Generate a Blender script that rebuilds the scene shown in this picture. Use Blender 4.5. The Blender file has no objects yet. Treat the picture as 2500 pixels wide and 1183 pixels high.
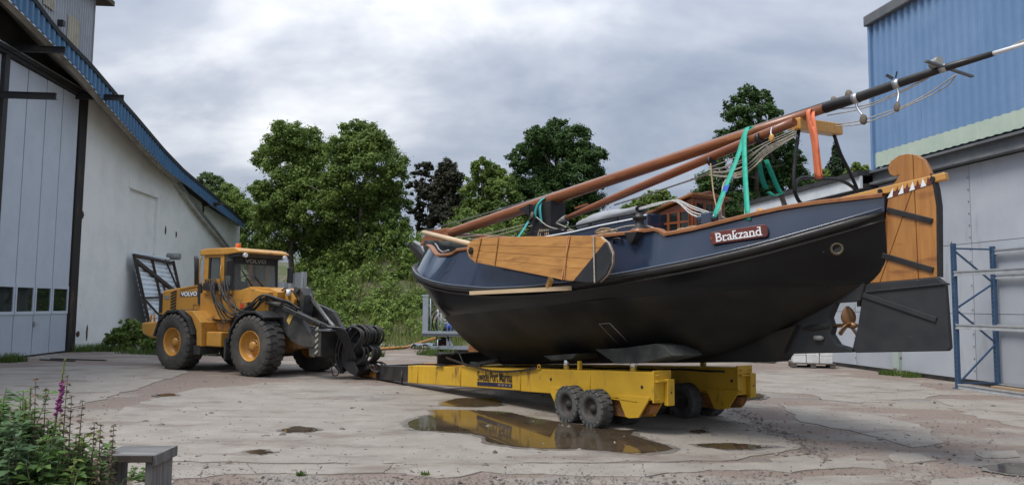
import bpy, bmesh, math, random
import numpy as np
from mathutils import Vector, Matrix
random.seed(7); RNG = np.random.default_rng(11)
PI = math.pi
scene = bpy.context.scene
COL = scene.collection

# ------------------------------------------------------------------ camera
FPX = 1878.0; EYE = 1.7
cam_d = bpy.data.cameras.new('camera'); cam = bpy.data.objects.new('camera', cam_d); COL.objects.link(cam)
cam_d.sensor_width = 36.0; cam_d.lens = 36.0 * FPX / 2500.0
cam_d.clip_start = 0.1; cam_d.clip_end = 3000.0
CAMR = Matrix.Rotation(PI/2 + math.radians(4.67), 3, 'X') @ Matrix.Rotation(math.radians(0.6), 3, 'Z')
cam.matrix_world = Matrix.Translation((0, 0, EYE)) @ CAMR.to_4x4()
scene.camera = cam

# ------------------------------------------------------------------ sky and sun
SUN_EL = math.radians(60); SUN_AZ = math.radians(234)       # from behind the camera, to the left
world = bpy.data.worlds.new('World'); scene.world = world; world.use_nodes = True
wn = world.node_tree.nodes; wl = world.node_tree.links; wn.clear()
wo = wn.new('ShaderNodeOutputWorld'); bg = wn.new('ShaderNodeBackground'); bg.inputs['Strength'].default_value = 0.1
wl.new(bg.outputs[0], wo.inputs[0])
sky = wn.new('ShaderNodeTexSky'); sky.sky_type = 'NISHITA'; sky.sun_disc = False
sky.sun_elevation = SUN_EL; sky.sun_rotation = SUN_AZ
tc = wn.new('ShaderNodeTexCoord')
sep = wn.new('ShaderNodeSeparateXYZ'); wl.new(tc.outputs['Generated'], sep.inputs[0])
def wmath(op, a, b=None, c=None):
    n = wn.new('ShaderNodeMath'); n.operation = op
    for i, v in enumerate((a, b, c)):
        if v is None: continue
        if isinstance(v, (int, float)): n.inputs[i].default_value = v
        else: wl.new(v, n.inputs[i])
    return n.outputs[0]
zc = wmath('MAXIMUM', sep.outputs[2], 0.0)
den = wmath('ADD', zc, 0.42)
px_ = wmath('DIVIDE', sep.outputs[0], den); py_ = wmath('DIVIDE', sep.outputs[1], den)
cmb = wn.new('ShaderNodeCombineXYZ'); wl.new(px_, cmb.inputs[0]); wl.new(py_, cmb.inputs[1])
def wnoise(scale, detail, rough, off):
    mp = wn.new('ShaderNodeMapping'); mp.inputs['Location'].default_value = off; mp.inputs['Scale'].default_value = (1.0, 1.35, 1.0)
    wl.new(cmb.outputs[0], mp.inputs[0])
    n = wn.new('ShaderNodeTexNoise'); n.inputs['Scale'].default_value = scale; n.inputs['Detail'].default_value = detail
    n.inputs['Roughness'].default_value = rough; n.inputs['Distortion'].default_value = 0.25
    wl.new(mp.outputs[0], n.inputs['Vector']); return n.outputs['Fac']
n1 = wnoise(1.25, 5.0, 0.5, (3.1, 1.7, 0)); n2 = wnoise(3.4, 5.0, 0.55, (8.2, 4.4, 2.0))
cl = wmath('ADD', wmath('MULTIPLY', n1, 0.72), wmath('MULTIPLY', n2, 0.28))
rp = wn.new('ShaderNodeValToRGB'); wl.new(cl, rp.inputs[0])
e = rp.color_ramp.elements
e[0].position = 0.38; e[0].color = (0.128, 0.150, 0.196, 1)
e[1].position = 0.65; e[1].color = (0.500, 0.505, 0.520, 1)
m = e.new(0.47); m.color = (0.186, 0.212, 0.262, 1)
m = e.new(0.55); m.color = (0.278, 0.298, 0.340, 1)
grad = wmath('ADD', wmath('MULTIPLY', wmath('MULTIPLY', zc, zc), 1.9), wmath('ADD', wmath('MULTIPLY', zc, 0.15), 0.80))       # overcast sky: brighter towards the zenith
vm = wn.new('ShaderNodeVectorMath'); vm.operation = 'SCALE'; wl.new(rp.outputs[0], vm.inputs[0]); wl.new(wmath('MULTIPLY', grad, 10.0), vm.inputs['Scale'])
mx = wn.new('ShaderNodeMix'); mx.data_type = 'RGBA'; mx.inputs['Factor'].default_value = 0.94
wl.new(sky.outputs[0], mx.inputs['A']); wl.new(vm.outputs[0], mx.inputs['B']); wl.new(mx.outputs['Result'], bg.inputs['Color'])

sun_d = bpy.data.lights.new('sun', 'SUN'); sun = bpy.data.objects.new('sun', sun_d); COL.objects.link(sun)
sun_d.energy = 1.3; sun_d.angle = math.radians(24); sun_d.color = (1.0, 0.955, 0.88)
sdir = Vector((math.sin(SUN_AZ)*math.cos(SUN_EL), math.cos(SUN_AZ)*math.cos(SUN_EL), math.sin(SUN_EL)))
sun.rotation_euler = sdir.to_track_quat('Z', 'Y').to_euler(); sun.location = sdir * 60
vs = scene.view_settings
vs.view_transform = 'Standard'; vs.look = 'None'; vs.gamma = 1.0; vs.use_curve_mapping = False; vs.exposure = 1.15
scene.cycles.max_bounces = 8; scene.cycles.transparent_max_bounces = 16

# ------------------------------------------------------------------ where things stand
def ray(x, y): return CAMR @ Vector(((x-1250)/FPX, -(y-591.5)/FPX, -1.0))
EYEV = Vector((0, 0, EYE))
def hit(x, y, p0, n):
    d = ray(x, y); return EYEV + d * ((p0-EYEV).dot(n) / d.dot(n))
def gnd(x, y, z=0.0): return hit(x, y, Vector((0, 0, z)), Vector((0, 0, 1)))
def aty(x, y, Y): return hit(x, y, Vector((0, Y, 0)), Vector((0, 1, 0)))
class Frame:
    def __init__(s, o, d):
        s.o = Vector(o); s.d = Vector((d[0], d[1], 0)).normalized(); s.l = Vector((-s.d.y, s.d.x, 0)); s.rz = math.atan2(s.d.y, s.d.x)
    def loc(s, P): q = P - s.o; return Vector((q.dot(s.d), q.dot(s.l), q.z))
    def at(s, x, y, v): return s.loc(hit(x, y, s.o + s.l*v, s.l))
    def atu(s, x, y, u): return s.loc(hit(x, y, s.o + s.d*u, s.d))
    def g(s, x, y, z=0.0): return s.loc(gnd(x, y, z))
    def w(s, u, v, z): return s.o + s.d*u + s.l*v + Vector((0, 0, z))

# ------------------------------------------------------------------ materials
def mat(name, c, c2=None, scale=3.0, rough=0.6, metal=0.0, bump=0.0, bscale=30.0, lo=0.4, hi=0.65, detail=5.0,
        stretch=(1, 1, 1), spec=0.5, coat=0.0, rvar=0.1, c3=None, s3=12.0, lo3=0.6, hi3=0.7, island=0.0, st3=(1, 1, 1)):
    m = bpy.data.materials.new(name); m.use_nodes = True
    nt = m.node_tree; N = nt.nodes; L = nt.links
    b = N['Principled BSDF']; b.inputs['Metallic'].default_value = metal; b.inputs['Roughness'].default_value = rough
    b.inputs['Specular IOR Level'].default_value = spec
    if coat: b.inputs['Coat Weight'].default_value = coat; b.inputs['Coat Roughness'].default_value = 0.06
    b.inputs['Base Color'].default_value = (*c, 1)
    t = N.new('ShaderNodeTexCoord')
    def nz(sc, det, st, w=0.0):
        mp = N.new('ShaderNodeMapping'); mp.inputs['Scale'].default_value = st; mp.inputs['Location'].default_value = (w, w*1.7, w*.3)
        L.new(t.outputs['Object'], mp.inputs[0])
        n = N.new('ShaderNodeTexNoise'); n.inputs['Scale'].default_value = sc; n.inputs['Detail'].default_value = det; n.inputs['Roughness'].default_value = 0.6
        L.new(mp.outputs[0], n.inputs['Vector']); return n.outputs['Fac']
    def ramp(f, lo, hi):
        r = N.new('ShaderNodeMapRange'); r.inputs['From Min'].default_value = lo; r.inputs['From Max'].default_value = hi; L.new(f, r.inputs['Value']); return r.outputs[0]
    def mixc(f, a, bcol):
        x = N.new('ShaderNodeMix'); x.data_type = 'RGBA'; L.new(f, x.inputs['Factor'])
        for k, v in (('A', a), ('B', bcol)):
            if isinstance(v, tuple): x.inputs[k].default_value = (*v, 1)
            else: L.new(v, x.inputs[k])
        return x.outputs['Result']
    cur = None
    if c2 is not None:
        f = ramp(nz(scale, detail, stretch), lo, hi); cur = mixc(f, c, c2)
        r = N.new('ShaderNodeMapRange'); r.inputs['To Min'].default_value = max(0.02, rough-rvar); r.inputs['To Max'].default_value = min(1, rough+rvar)
        L.new(f, r.inputs['Value']); L.new(r.outputs[0], b.inputs['Roughness'])
    if c3 is not None:
        cur = mixc(ramp(nz(s3, 6.0, st3, 4.3), lo3, hi3), cur if cur is not None else c, c3)
    if island:
        g = N.new('ShaderNodeNewGeometry'); h = N.new('ShaderNodeHueSaturation')
        r = N.new('ShaderNodeMapRange'); r.inputs['To Min'].default_value = 1-island; r.inputs['To Max'].default_value = 1+island
        L.new(g.outputs['Random Per Island'], r.inputs['Value']); L.new(r.outputs[0], h.inputs['Value'])
        if cur is not None: L.new(cur, h.inputs['Color'])
        else: h.inputs['Color'].default_value = (*c, 1)
        cur = h.outputs[0]
    if cur is not None: L.new(cur, b.inputs['Base Color'])
    if bump:
        bp = N.new('ShaderNodeBump'); bp.inputs['Strength'].default_value = bump; bp.inputs['Distance'].default_value = 0.02
        L.new(nz(bscale, 4.0, stretch, 1.0), bp.inputs['Height']); L.new(bp.outputs[0], b.inputs['Normal'])
    return m
def leafmat(name, c, c2, trans=0.35):
    m = bpy.data.materials.new(name); m.use_nodes = True; N = m.node_tree.nodes; L = m.node_tree.links
    b = N['Principled BSDF']; b.inputs['Roughness'].default_value = 0.55; b.inputs['Specular IOR Level'].default_value = 0.25
    g = N.new('ShaderNodeNewGeometry'); x = N.new('ShaderNodeMix'); x.data_type = 'RGBA'
    t = N.new('ShaderNodeTexCoord'); n = N.new('ShaderNodeTexNoise'); n.inputs['Scale'].default_value = 0.55; n.inputs['Detail'].default_value = 3
    L.new(t.outputs['Object'], n.inputs['Vector'])
    a = N.new('ShaderNodeMath'); a.operation = 'MULTIPLY_ADD'; a.inputs[1].default_value = 0.55; L.new(g.outputs['Random Per Island'], a.inputs[0])
    r = N.new('ShaderNodeMapRange'); r.inputs['From Min'].default_value = .3; r.inputs['From Max'].default_value = .7; r.inputs['To Max'].default_value = .55
    L.new(n.outputs['Fac'], r.inputs['Value']); L.new(r.outputs[0], a.inputs[2])
    L.new(a.outputs[0], x.inputs['Factor']); x.inputs['A'].default_value = (*c, 1); x.inputs['B'].default_value = (*c2, 1)
    L.new(x.outputs['Result'], b.inputs['Base Color'])
    tr = N.new('ShaderNodeBsdfTranslucent'); L.new(x.outputs['Result'], tr.inputs['Color'])
    ms = N.new('ShaderNodeMixShader'); ms.inputs[0].default_value = trans
    L.new(b.outputs[0], ms.inputs[1]); L.new(tr.outputs[0], ms.inputs[2]); L.new(ms.outputs[0], N['Material Output'].inputs[0])
    return m
def glassmat(name, tint=(0.8, 0.9, 0.88), rough=0.02, opacity=0.25, base=(0.03, 0.04, 0.04)):
    m = bpy.data.materials.new(name); m.use_nodes = True; N = m.node_tree.nodes; L = m.node_tree.links
    b = N['Principled BSDF']; b.inputs['Base Color'].default_value = (*base, 1); b.inputs['Roughness'].default_value = rough
    tr = N.new('ShaderNodeBsdfTransparent'); tr.inputs[0].default_value = (*tint, 1)
    fr = N.new('ShaderNodeFresnel'); fr.inputs[0].default_value = 1.5
    ad = N.new('ShaderNodeMath'); ad.operation = 'ADD'; ad.inputs[1].default_value = opacity; ad.use_clamp = True; L.new(fr.outputs[0], ad.inputs[0])
    ms = N.new('ShaderNodeMixShader'); L.new(ad.outputs[0], ms.inputs[0]); L.new(tr.outputs[0], ms.inputs[1]); L.new(b.outputs[0], ms.inputs[2])
    L.new(ms.outputs[0], N['Material Output'].inputs[0]); return m

# ------------------------------------------------------------------ mesh helpers
class MB:
    def __init__(s): s.v = []; s.f = []; s.sm = []
    def add(s, vs, fs, smooth=False):
        o = len(s.v); s.v += [tuple(p) for p in vs]; s.f += [tuple(i+o for i in f) for f in fs]; s.sm += [smooth]*len(fs); return s
    def box(s, x0, x1, y0, y1, z0, z1):
        vs = [(x, y, z) for z in (z0, z1) for y in (y0, y1) for x in (x0, x1)]
        return s.add(vs, [(0, 2, 3, 1), (4, 5, 7, 6), (0, 1, 5, 4), (2, 6, 7, 3), (0, 4, 6, 2), (1, 3, 7, 5)])
    def prism(s, poly, a, b, ax='y', smooth=False):
        n = len(poly)
        def P(p, t):
            return {'y': (p[0], t, p[1]), 'x': (t, p[0], p[1]), 'z': (p[0], p[1], t)}[ax]
        vs = [P(p, a) for p in poly] + [P(p, b) for p in poly]
        s.add(vs, [tuple(range(n)), tuple(range(2*n-1, n-1, -1))])
        o = len(s.v) - 2*n
        for i in range(n):
            j = (i+1) % n; s.f.append((o+i, o+n+i, o+n+j, o+j)); s.sm.append(smooth)
        return s
    def bar(s, p, q, w, h, up=(0, 0, 1)):
        p = Vector(p); q = Vector(q); d = (q-p).normalized(); u = Vector(up)
        if abs(d.dot(u)) > .98: u = Vector((1, 0, 0))
        r = d.cross(u).normalized(); u = r.cross(d)
        vs = [P + r*a*w/2 + u*b*h/2 for P in (p, q) for a, b in ((-1, -1), (1, -1), (1, 1), (-1, 1))]
        return s.add(vs, [(3, 2, 1, 0), (4, 5, 6, 7), (0, 1, 5, 4), (1, 2, 6, 5), (2, 3, 7, 6), (3, 0, 4, 7)])
    def tube(s, pts, r, n=10, caps=True, smooth=True):
        pts = [Vector(p) for p in pts]; m = len(pts)
        rr = r if isinstance(r, (list, tuple)) else [r]*m
        up = None; vs = []
        for i, p in enumerate(pts):
            d = (pts[min(i+1, m-1)] - pts[max(i-1, 0)]).normalized()
            if up is None:
                up = Vector((0, 0, 1)) if abs(d.z) < .9 else Vector((1, 0, 0))
            a = d.cross(up); a = a.normalized() if a.length > 1e-6 else Vector((1, 0, 0)); up = a.cross(d)
            for k in range(n):
                t = 2*PI*k/n; vs.append(p + (a*math.cos(t) + up*math.sin(t))*rr[i])
        fs = [(i*n+k, i*n+(k+1) % n, (i+1)*n+(k+1) % n, (i+1)*n+k) for i in range(m-1) for k in range(n)]
        s.add(vs, fs, smooth)
        if caps:
            o = len(s.v) - len(vs); s.f += [tuple(o+k for k in range(n-1, -1, -1)), tuple(o+(m-1)*n+k for k in range(n))]; s.sm += [False, False]
        return s
    def cyl(s, p, q, r, n=14, r2=None): return s.tube([p, q], [r, r if r2 is None else r2], n)
    def lathe(s, prof, c, axis, n=24, smooth=True):
        """prof: (radius, distance along axis)"""
        c = Vector(c); ax = Vector(axis).normalized(); a = ax.orthogonal().normalized(); b = ax.cross(a)
        vs = [c + ax*t + (a*math.cos(2*PI*k/n) + b*math.sin(2*PI*k/n))*r for r, t in prof for k in range(n)]
        fs = [(i*n+k, i*n+(k+1) % n, (i+1)*n+(k+1) % n, (i+1)*n+k) for i in range(len(prof)-1) for k in range(n)]
        return s.add(vs, fs, smooth)
    def grid(s, rows, smooth=True):
        m = len(rows); n = len(rows[0])
        return s.add([p for r in rows for p in r], [(i*n+j, i*n+j+1, (i+1)*n+j+1, (i+1)*n+j) for i in range(m-1) for j in range(n-1)], smooth)
    def build(s, name, material, parent=None, bevel=0.0, solid=0.0, loc=None):
        me = bpy.data.meshes.new(name); me.from_pydata(s.v, [], s.f); me.polygons.foreach_set('use_smooth', s.sm)
        bm = bmesh.new(); bm.from_mesh(me); bmesh.ops.recalc_face_normals(bm, faces=bm.faces); bm.to_mesh(me); bm.free(); me.update()
        o = bpy.data.objects.new(name, me); COL.objects.link(o)
        me.materials.append(material)
        if parent: o.parent = parent
        if loc is not None: o.location = loc
        if bevel:
            b = o.modifiers.new('bevel', 'BEVEL'); b.width = bevel; b.segments = 2; b.limit_method = 'ANGLE'; b.angle_limit = math.radians(40)
        if solid:
            b = o.modifiers.new('solid', 'SOLIDIFY'); b.thickness = solid; b.offset = 0
        return o
def rawmesh(name, verts, faces, material, parent=None, smooth=False):
    """fast path for many quads: verts (n,3) array, faces (m,k) array"""
    me = bpy.data.meshes.new(name); v = np.asarray(verts, np.float32); f = np.asarray(faces, np.int32); k = f.shape[1]
    me.vertices.add(len(v)); me.vertices.foreach_set('co', v.ravel())
    me.loops.add(f.size); me.loops.foreach_set('vertex_index', f.ravel())
    me.polygons.add(len(f)); me.polygons.foreach_set('loop_start', np.arange(0, f.size, k, dtype=np.int32))
    if smooth: me.polygons.foreach_set('use_smooth', np.ones(len(f), bool))
    me.update(calc_edges=True); me.validate()
    o = bpy.data.objects.new(name, me); COL.objects.link(o); me.materials.append(material)
    if parent: o.parent = parent
    return o
def tag(o, label=None, cat=None, group=None, kind=None):
    if label: o['label'] = label
    if cat: o['category'] = cat
    if group: o['group'] = group
    if kind: o['kind'] = kind
    return o
def thing(name, label, cat, loc=(0, 0, 0), rz=0.0, group=None):
    o = bpy.data.objects.new(name, None); COL.objects.link(o); o.location = loc; o.rotation_euler = (0, 0, rz); o.empty_display_size = .2
    return tag(o, label, cat, group)
def dup(o, parent=None):
    c = o.copy(); COL.objects.link(c); c.parent = parent
    for ch in list(o.children): dup(ch, c)
    return c
def link(me_obj, parent, loc=(0, 0, 0), rot=(0, 0, 0), scale=(1, 1, 1)):
    c = me_obj.copy(); COL.objects.link(c); c.parent = parent; c.location = loc; c.rotation_euler = rot; c.scale = scale; return c
def lettering(name, text, material, parent, mtx, size, extrude=0.004, bold=0.0, sx=1.0, align='CENTER'):
    cu = bpy.data.curves.new(name, 'FONT'); cu.body = text; cu.size = size; cu.extrude = extrude; cu.offset = bold; cu.align_x = align; cu.align_y = 'CENTER'
    t = bpy.data.objects.new('tmp', cu); COL.objects.link(t)
    dg = bpy.context.evaluated_depsgraph_get(); me = bpy.data.meshes.new_from_object(t.evaluated_get(dg))
    bpy.data.objects.remove(t); me.transform(Matrix.Diagonal((sx, 1, 1, 1))); me.transform(mtx)
    me.materials.clear(); me.materials.append(material)
    o = bpy.data.objects.new(name, me); COL.objects.link(o); o.parent = parent; return o
def basis(o, x, y):
    x = Vector(x).normalized(); y = Vector(y); y = (y - x*y.dot(x)).normalized(); z = x.cross(y)
    m = Matrix((x, y, z)).transposed().to_4x4(); m.translation = Vector(o); return m
def interp(t, pts):
    for (a, va), (b, vb) in zip(pts, pts[1:]):
        if t <= b: k = 0 if b == a else max(0, (t-a)/(b-a)); return va + (vb-va)*k
    return pts[-1][1]
def catmull(pts, n=6):
    pts = [Vector(p) for p in pts]; q = [pts[0]*2-pts[1]] + pts + [pts[-1]*2-pts[-2]]; out = []
    for i in range(1, len(q)-2):
        for k in range(n):
            t = k/n; a, b, c, d = q[i-1:i+3]
            out.append(.5*((2*b) + (c-a)*t + (2*a-5*b+4*c-d)*t*t + (-a+3*b-3*c+d)*t**3))
    return out + [pts[-1]]
def sag(a, b, s, n=8):
    a = Vector(a); b = Vector(b); return [a.lerp(b, k/n) - Vector((0, 0, s*4*(k/n)*(1-k/n))) for k in range(n+1)]
# ------------------------------------------------------------------ ground
def ground_material():
    m = bpy.data.materials.new('yard_ground'); m.use_nodes = True; N = m.node_tree.nodes; L = m.node_tree.links
    b = N['Principled BSDF']; b.inputs['Roughness'].default_value = .85; b.inputs['Specular IOR Level'].default_value = .3
    t = N.new('ShaderNodeTexCoord')
    def nz(sc, det, st=(1, 1, 1), off=0.0, rot=0.0):
        mp = N.new('ShaderNodeMapping'); mp.inputs['Scale'].default_value = st; mp.inputs['Location'].default_value = (off, off, 0); mp.inputs['Rotation'].default_value = (0, 0, rot)
        L.new(t.outputs['Object'], mp.inputs[0]); n = N.new('ShaderNodeTexNoise'); n.inputs['Scale'].default_value = sc; n.inputs['Detail'].default_value = det; n.inputs['Roughness'].default_value = .62
        L.new(mp.outputs[0], n.inputs['Vector']); return n.outputs['Fac']
    def ramp(f, lo, hi):
        r = N.new('ShaderNodeMapRange'); r.inputs['From Min'].default_value = lo; r.inputs['From Max'].default_value = hi; L.new(f, r.inputs['Value']); return r.outputs[0]
    def mixc(f, a, c):
        x = N.new('ShaderNodeMix'); x.data_type = 'RGBA'; L.new(f, x.inputs['Factor'])
        for k, v in (('A', a), ('B', c)):
            if isinstance(v, tuple): x.inputs[k].default_value = (*v, 1)
            else: L.new(v, x.inputs[k])
        return x.outputs['Result']
    grain = mixc(ramp(nz(26, 8), .38, .62), (.142, .110, .092), (.275, .222, .186))
    gravel = mixc(ramp(nz(3.0, 5, off=7), .42, .62), grain, (.210, .160, .132))
    conc = mixc(ramp(nz(18, 8, off=2), .35, .65), (.228, .198, .166), (.318, .282, .240))
    conc = mixc(ramp(nz(1.4, 5, off=5), .45, .66), conc, (.205, .188, .172))
    mask = ramp(nz(.62, 6, (.62, 1.25, 1), 3.3, -.16), .50, .555)
    cur = mixc(mask, gravel, conc)
    dark = ramp(nz(.5, 4, (.5, 1.4, 1), 12.0), .57, .66)
    dm = N.new('ShaderNodeMath'); dm.operation = 'MULTIPLY'; dm.inputs[1].default_value = .6; L.new(dark, dm.inputs[0])
    cur = mixc(dm.outputs[0], cur, (.150, .138, .130))
    L.new(cur, b.inputs['Base Color'])
    ad = N.new('ShaderNodeMath'); ad.operation = 'ADD'; L.new(nz(38, 5), ad.inputs[0])
    mu = N.new('ShaderNodeMath'); mu.operation = 'MULTIPLY'; mu.inputs[1].default_value = .7; L.new(mask, mu.inputs[0]); L.new(mu.outputs[0], ad.inputs[1])
    bp = N.new('ShaderNodeBump'); bp.inputs['Strength'].default_value = .55; bp.inputs['Distance'].default_value = .03; L.new(ad.outputs[0], bp.inputs['Height']); L.new(bp.outputs[0], b.inputs['Normal'])
    return m
M_ground = ground_material()
def slab_material():
    m = bpy.data.materials.new('slab_concrete'); m.use_nodes = True; N = m.node_tree.nodes; L = m.node_tree.links
    b = N['Principled BSDF']; b.inputs['Specular IOR Level'].default_value = .35; t = N.new('ShaderNodeTexCoord')
    def nz(sc, det, st=(1, 1, 1), off=0.0, rot=0.0):
        mp = N.new('ShaderNodeMapping'); mp.inputs['Scale'].default_value = st; mp.inputs['Location'].default_value = (off, off, 0); mp.inputs['Rotation'].default_value = (0, 0, rot)
        L.new(t.outputs['Object'], mp.inputs[0]); n = N.new('ShaderNodeTexNoise'); n.inputs['Scale'].default_value = sc; n.inputs['Detail'].default_value = det; n.inputs['Roughness'].default_value = .65
        L.new(mp.outputs[0], n.inputs['Vector']); return n.outputs['Fac']
    def ramp(f, lo, hi, top=1.0):
        r = N.new('ShaderNodeMapRange'); r.inputs['From Min'].default_value = lo; r.inputs['From Max'].default_value = hi; r.inputs['To Max'].default_value = top; L.new(f, r.inputs['Value']); return r.outputs[0]
    def mixc(f, a, c):
        x = N.new('ShaderNodeMix'); x.data_type = 'RGBA'; L.new(f, x.inputs['Factor'])
        for k, v in (('A', a), ('B', c)):
            if isinstance(v, tuple): x.inputs[k].default_value = (*v, 1)
            else: L.new(v, x.inputs[k])
        return x.outputs['Result']
    cur = mixc(ramp(nz(1.7, 9), .32, .68), (.238, .212, .180), (.325, .294, .256))
    cur = mixc(ramp(nz(55, 3, off=3), .45, .75, .55), cur, (.155, .136, .116))          # grit
    cur = mixc(ramp(nz(75, 2, off=9), .62, .74, .5), cur, (.420, .395, .360))
    cur = mixc(ramp(nz(1.05, 9, (.7, 1.5, 1), 4.3), .53, .62, .9), cur, (.188, .154, .130))   # red dirt washed over the slab
    cur = mixc(ramp(nz(.55, 8, (1, 1, 1), 21.0), .58, .70, .6), cur, (.135, .124, .114))       # oil and damp stains
    cur = mixc(ramp(nz(2.2, 6, (.12, 1.6, 1), 2.0, -.6), .60, .70, .45), cur, (.150, .130, .112))    # tyre marks along the trailer's path
    L.new(cur, b.inputs['Base Color'])
    r = N.new('ShaderNodeMapRange'); r.inputs['To Min'].default_value = .62; r.inputs['To Max'].default_value = .95; L.new(nz(2.5, 5), r.inputs['Value']); L.new(r.outputs[0], b.inputs['Roughness'])
    ad = N.new('ShaderNodeMath'); ad.operation = 'ADD'; L.new(nz(48, 5), ad.inputs[0]); L.new(nz(5, 6), ad.inputs[1])
    bp = N.new('ShaderNodeBump'); bp.inputs['Strength'].default_value = .4; bp.inputs['Distance'].default_value = .02; L.new(ad.outputs[0], bp.inputs['Height']); L.new(bp.outputs[0], b.inputs['Normal'])
    return m
M_slab = slab_material()
M_wet = mat('wet_concrete', (.140, .122, .104), (.190, .170, .148), scale=4, rough=.35, bump=.1, bscale=40)
M_crack = mat('crack_dirt', (.075, .062, .052), rough=.95)
def water_material():
    m = mat('puddle_water', (.050, .038, .026), (.085, .062, .040), scale=1.2, rough=.05, rvar=.03, spec=.5)
    b = m.node_tree.nodes['Principled BSDF']; b.inputs['IOR'].default_value = 1.36
    return m
M_water = water_material()
g = MB(); g.add([(-900, -120, 0), (900, -120, 0), (900, 1500, 0), (-900, 1500, 0)], [(0, 1, 2, 3)])
ground = tag(g.build('ground', M_ground), kind='structure')
def jag(poly, amp, step, seed=1, close=True):
    rnd = random.Random(seed); out = []; n = len(poly)
    for i in range(n if close else n-1):
        a = Vector(poly[i][:2]); b = Vector(poly[(i+1) % n][:2]); k = max(1, int((b-a).length/step)); nn = Vector((-(b-a).y, (b-a).x)).normalized()
        for j in range(k): out.append(a.lerp(b, j/k) + nn*rnd.gauss(0, amp)*(1 if j else .3))
    return out
def gp(pts, z=0.0): return [gnd(x, y, z) for x, y in pts]
def slab(name, px, amp, step, seed, z1=.012, material=None, parent=None, z0=-.04):
    s = MB(); s.prism([(p.x, p.y) for p in jag(gp(px), amp, step, seed)], z0, z1, 'z'); o = s.build(name, material or M_slab, parent)
    if not parent: tag(o, kind='structure')
    return o
slab_main = slab('concrete_slab', [(-500, 1062), (0, 1052), (175, 1035), (273, 1021), (300, 995), (400, 967), (480, 948), (620, 941), (1000, 942), (1300, 950), (1600, 965), (1760, 990), (1860, 1040), (1960, 1092),
      (1800, 1124), (1400, 1130), (1000, 1134), (740, 1131), (420, 1127), (0, 1124), (-500, 1120)], .035, .16, 3)
slab('concrete_slab', [(459, 909), (207, 988), (164, 997), (-500, 1012), (-500, 903), (0, 899), (210, 893), (430, 894)], .05, .25, 4, .011)
slab('concrete_slab', [(1690, 905), (1980, 912), (2200, 930), (2330, 960), (2210, 975), (2100, 985), (1930, 960), (1830, 955), (1840, 925)], .10, .3, 5, .009)
slab('concrete_slab', [(1900, 985), (2130, 1012), (2240, 1035), (2310, 1080), (2230, 1092), (2110, 1060), (1960, 1030)], .05, .25, 6, .010)
slab('concrete_slab', [(2290, 975), (2500, 985), (2700, 1000), (2700, 1050), (2480, 1040), (2350, 1010)], .08, .25, 8, .010)
# the slab's crumbling front edge: broken pieces with gaps between them
rnd = random.Random(5); x = -300.0; sk = 0; bt0 = 1160
while x < 2080:
    w = rnd.uniform(70, 210); t = 1131 + (3 if x < 900 else 0) - max(0, (x-1700))*.016; bt = 1160 + rnd.uniform(-6, 5) - max(0, x-1500)*.03
    if x < 700: bt = 1158 + rnd.uniform(-3, 10)
    sk2 = rnd.uniform(-12, 12)
    slab('broken_slab', [(x+sk, t+1), (x+w-1.5+sk2, t+rnd.uniform(0, 1)), (x+w-1.5-sk2, bt), (x+w*.5, bt+rnd.uniform(-8, 5)), (x-sk, bt0)], .008, .07, int(x)+900, .011 + rnd.uniform(-.004, .003), parent=slab_main)
    x += w; sk = sk2; bt0 = bt
for i, q in enumerate([[(1875, 1120), (1990, 1112), (2010, 1128), (1960, 1138), (1890, 1135)], [(2020, 1120), (2090, 1118), (2105, 1135), (2050, 1142)], [(2170, 1110), (2235, 1106), (2290, 1124), (2220, 1132), (2180, 1126)],
      [(1960, 1166), (2150, 1158), (2240, 1190), (1930, 1190)], [(2270, 1172), (2420, 1165), (2500, 1190), (2280, 1195)], [(2380, 1105), (2480, 1100), (2490, 1116), (2400, 1118)], [(330, 1165), (410, 1158), (430, 1200), (320, 1200)]]):
    slab('broken_slab', q, .02, .12, 40+i, .012, parent=slab_main)
def puddle(px, seed, z=.018, ring=1.03):
    pts = [Vector((p.x, p.y, 0)) for p in gp(px)]; pts = catmull(pts + [pts[0]], 5)[:-1]; rd = random.Random(seed)
    pts = [p + Vector((rd.gauss(0, .02), rd.gauss(0, .02), 0)) for p in pts]; c = sum(pts, Vector())/len(pts)
    wet = [c + (p-c)*ring + (p-c).normalized()*(.02 + .07*rd.random()) for p in pts]
    w = MB(); w.add([(p.x, p.y, z-.004) for p in wet], [tuple(range(len(wet)))]); tag(w.build('wet_patch', M_wet), kind='structure')
    w = MB(); w.add([(p.x, p.y, z) for p in pts], [tuple(range(len(pts)))]); tag(w.build('puddle', M_water), kind='structure')
puddle([(990, 1038), (1020, 1022), (1060, 1013), (1058, 1003), (1150, 1003), (1240, 1008), (1275, 1016), (1352, 1030), (1420, 1038), (1500, 1050), (1548, 1052), (1545, 1064), (1580, 1076), (1615, 1086), (1640, 1097), (1600, 1106), (1540, 1108), (1440, 1100), (1340, 1096), (1244, 1090), (1190, 1080), (1165, 1062), (1060, 1054), (1010, 1050)], 1)
puddle([(1085, 980), (1130, 973), (1200, 974), (1228, 983), (1210, 992), (1130, 994), (1080, 988)], 2)
puddle([(1700, 1088), (1740, 1084), (1790, 1084), (1850, 1088), (1900, 1092), (1840, 1097), (1780, 1098), (1730, 1094)], 3)
puddle([(1683, 1054), (1700, 1051), (1722, 1053), (1720, 1057), (1695, 1058)], 4, ring=1.02)
puddle([(1812, 963), (1850, 961), (1868, 968), (1850, 975), (1805, 975)], 5)
puddle([(688, 1050), (730, 1043), (775, 1049), (750, 1056), (700, 1057)], 6)
puddle([(595, 1106), (630, 1100), (665, 1105), (640, 1111)], 7, ring=1.02)
puddle([(372, 966), (410, 962), (430, 965), (400, 969)], 8)
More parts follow.
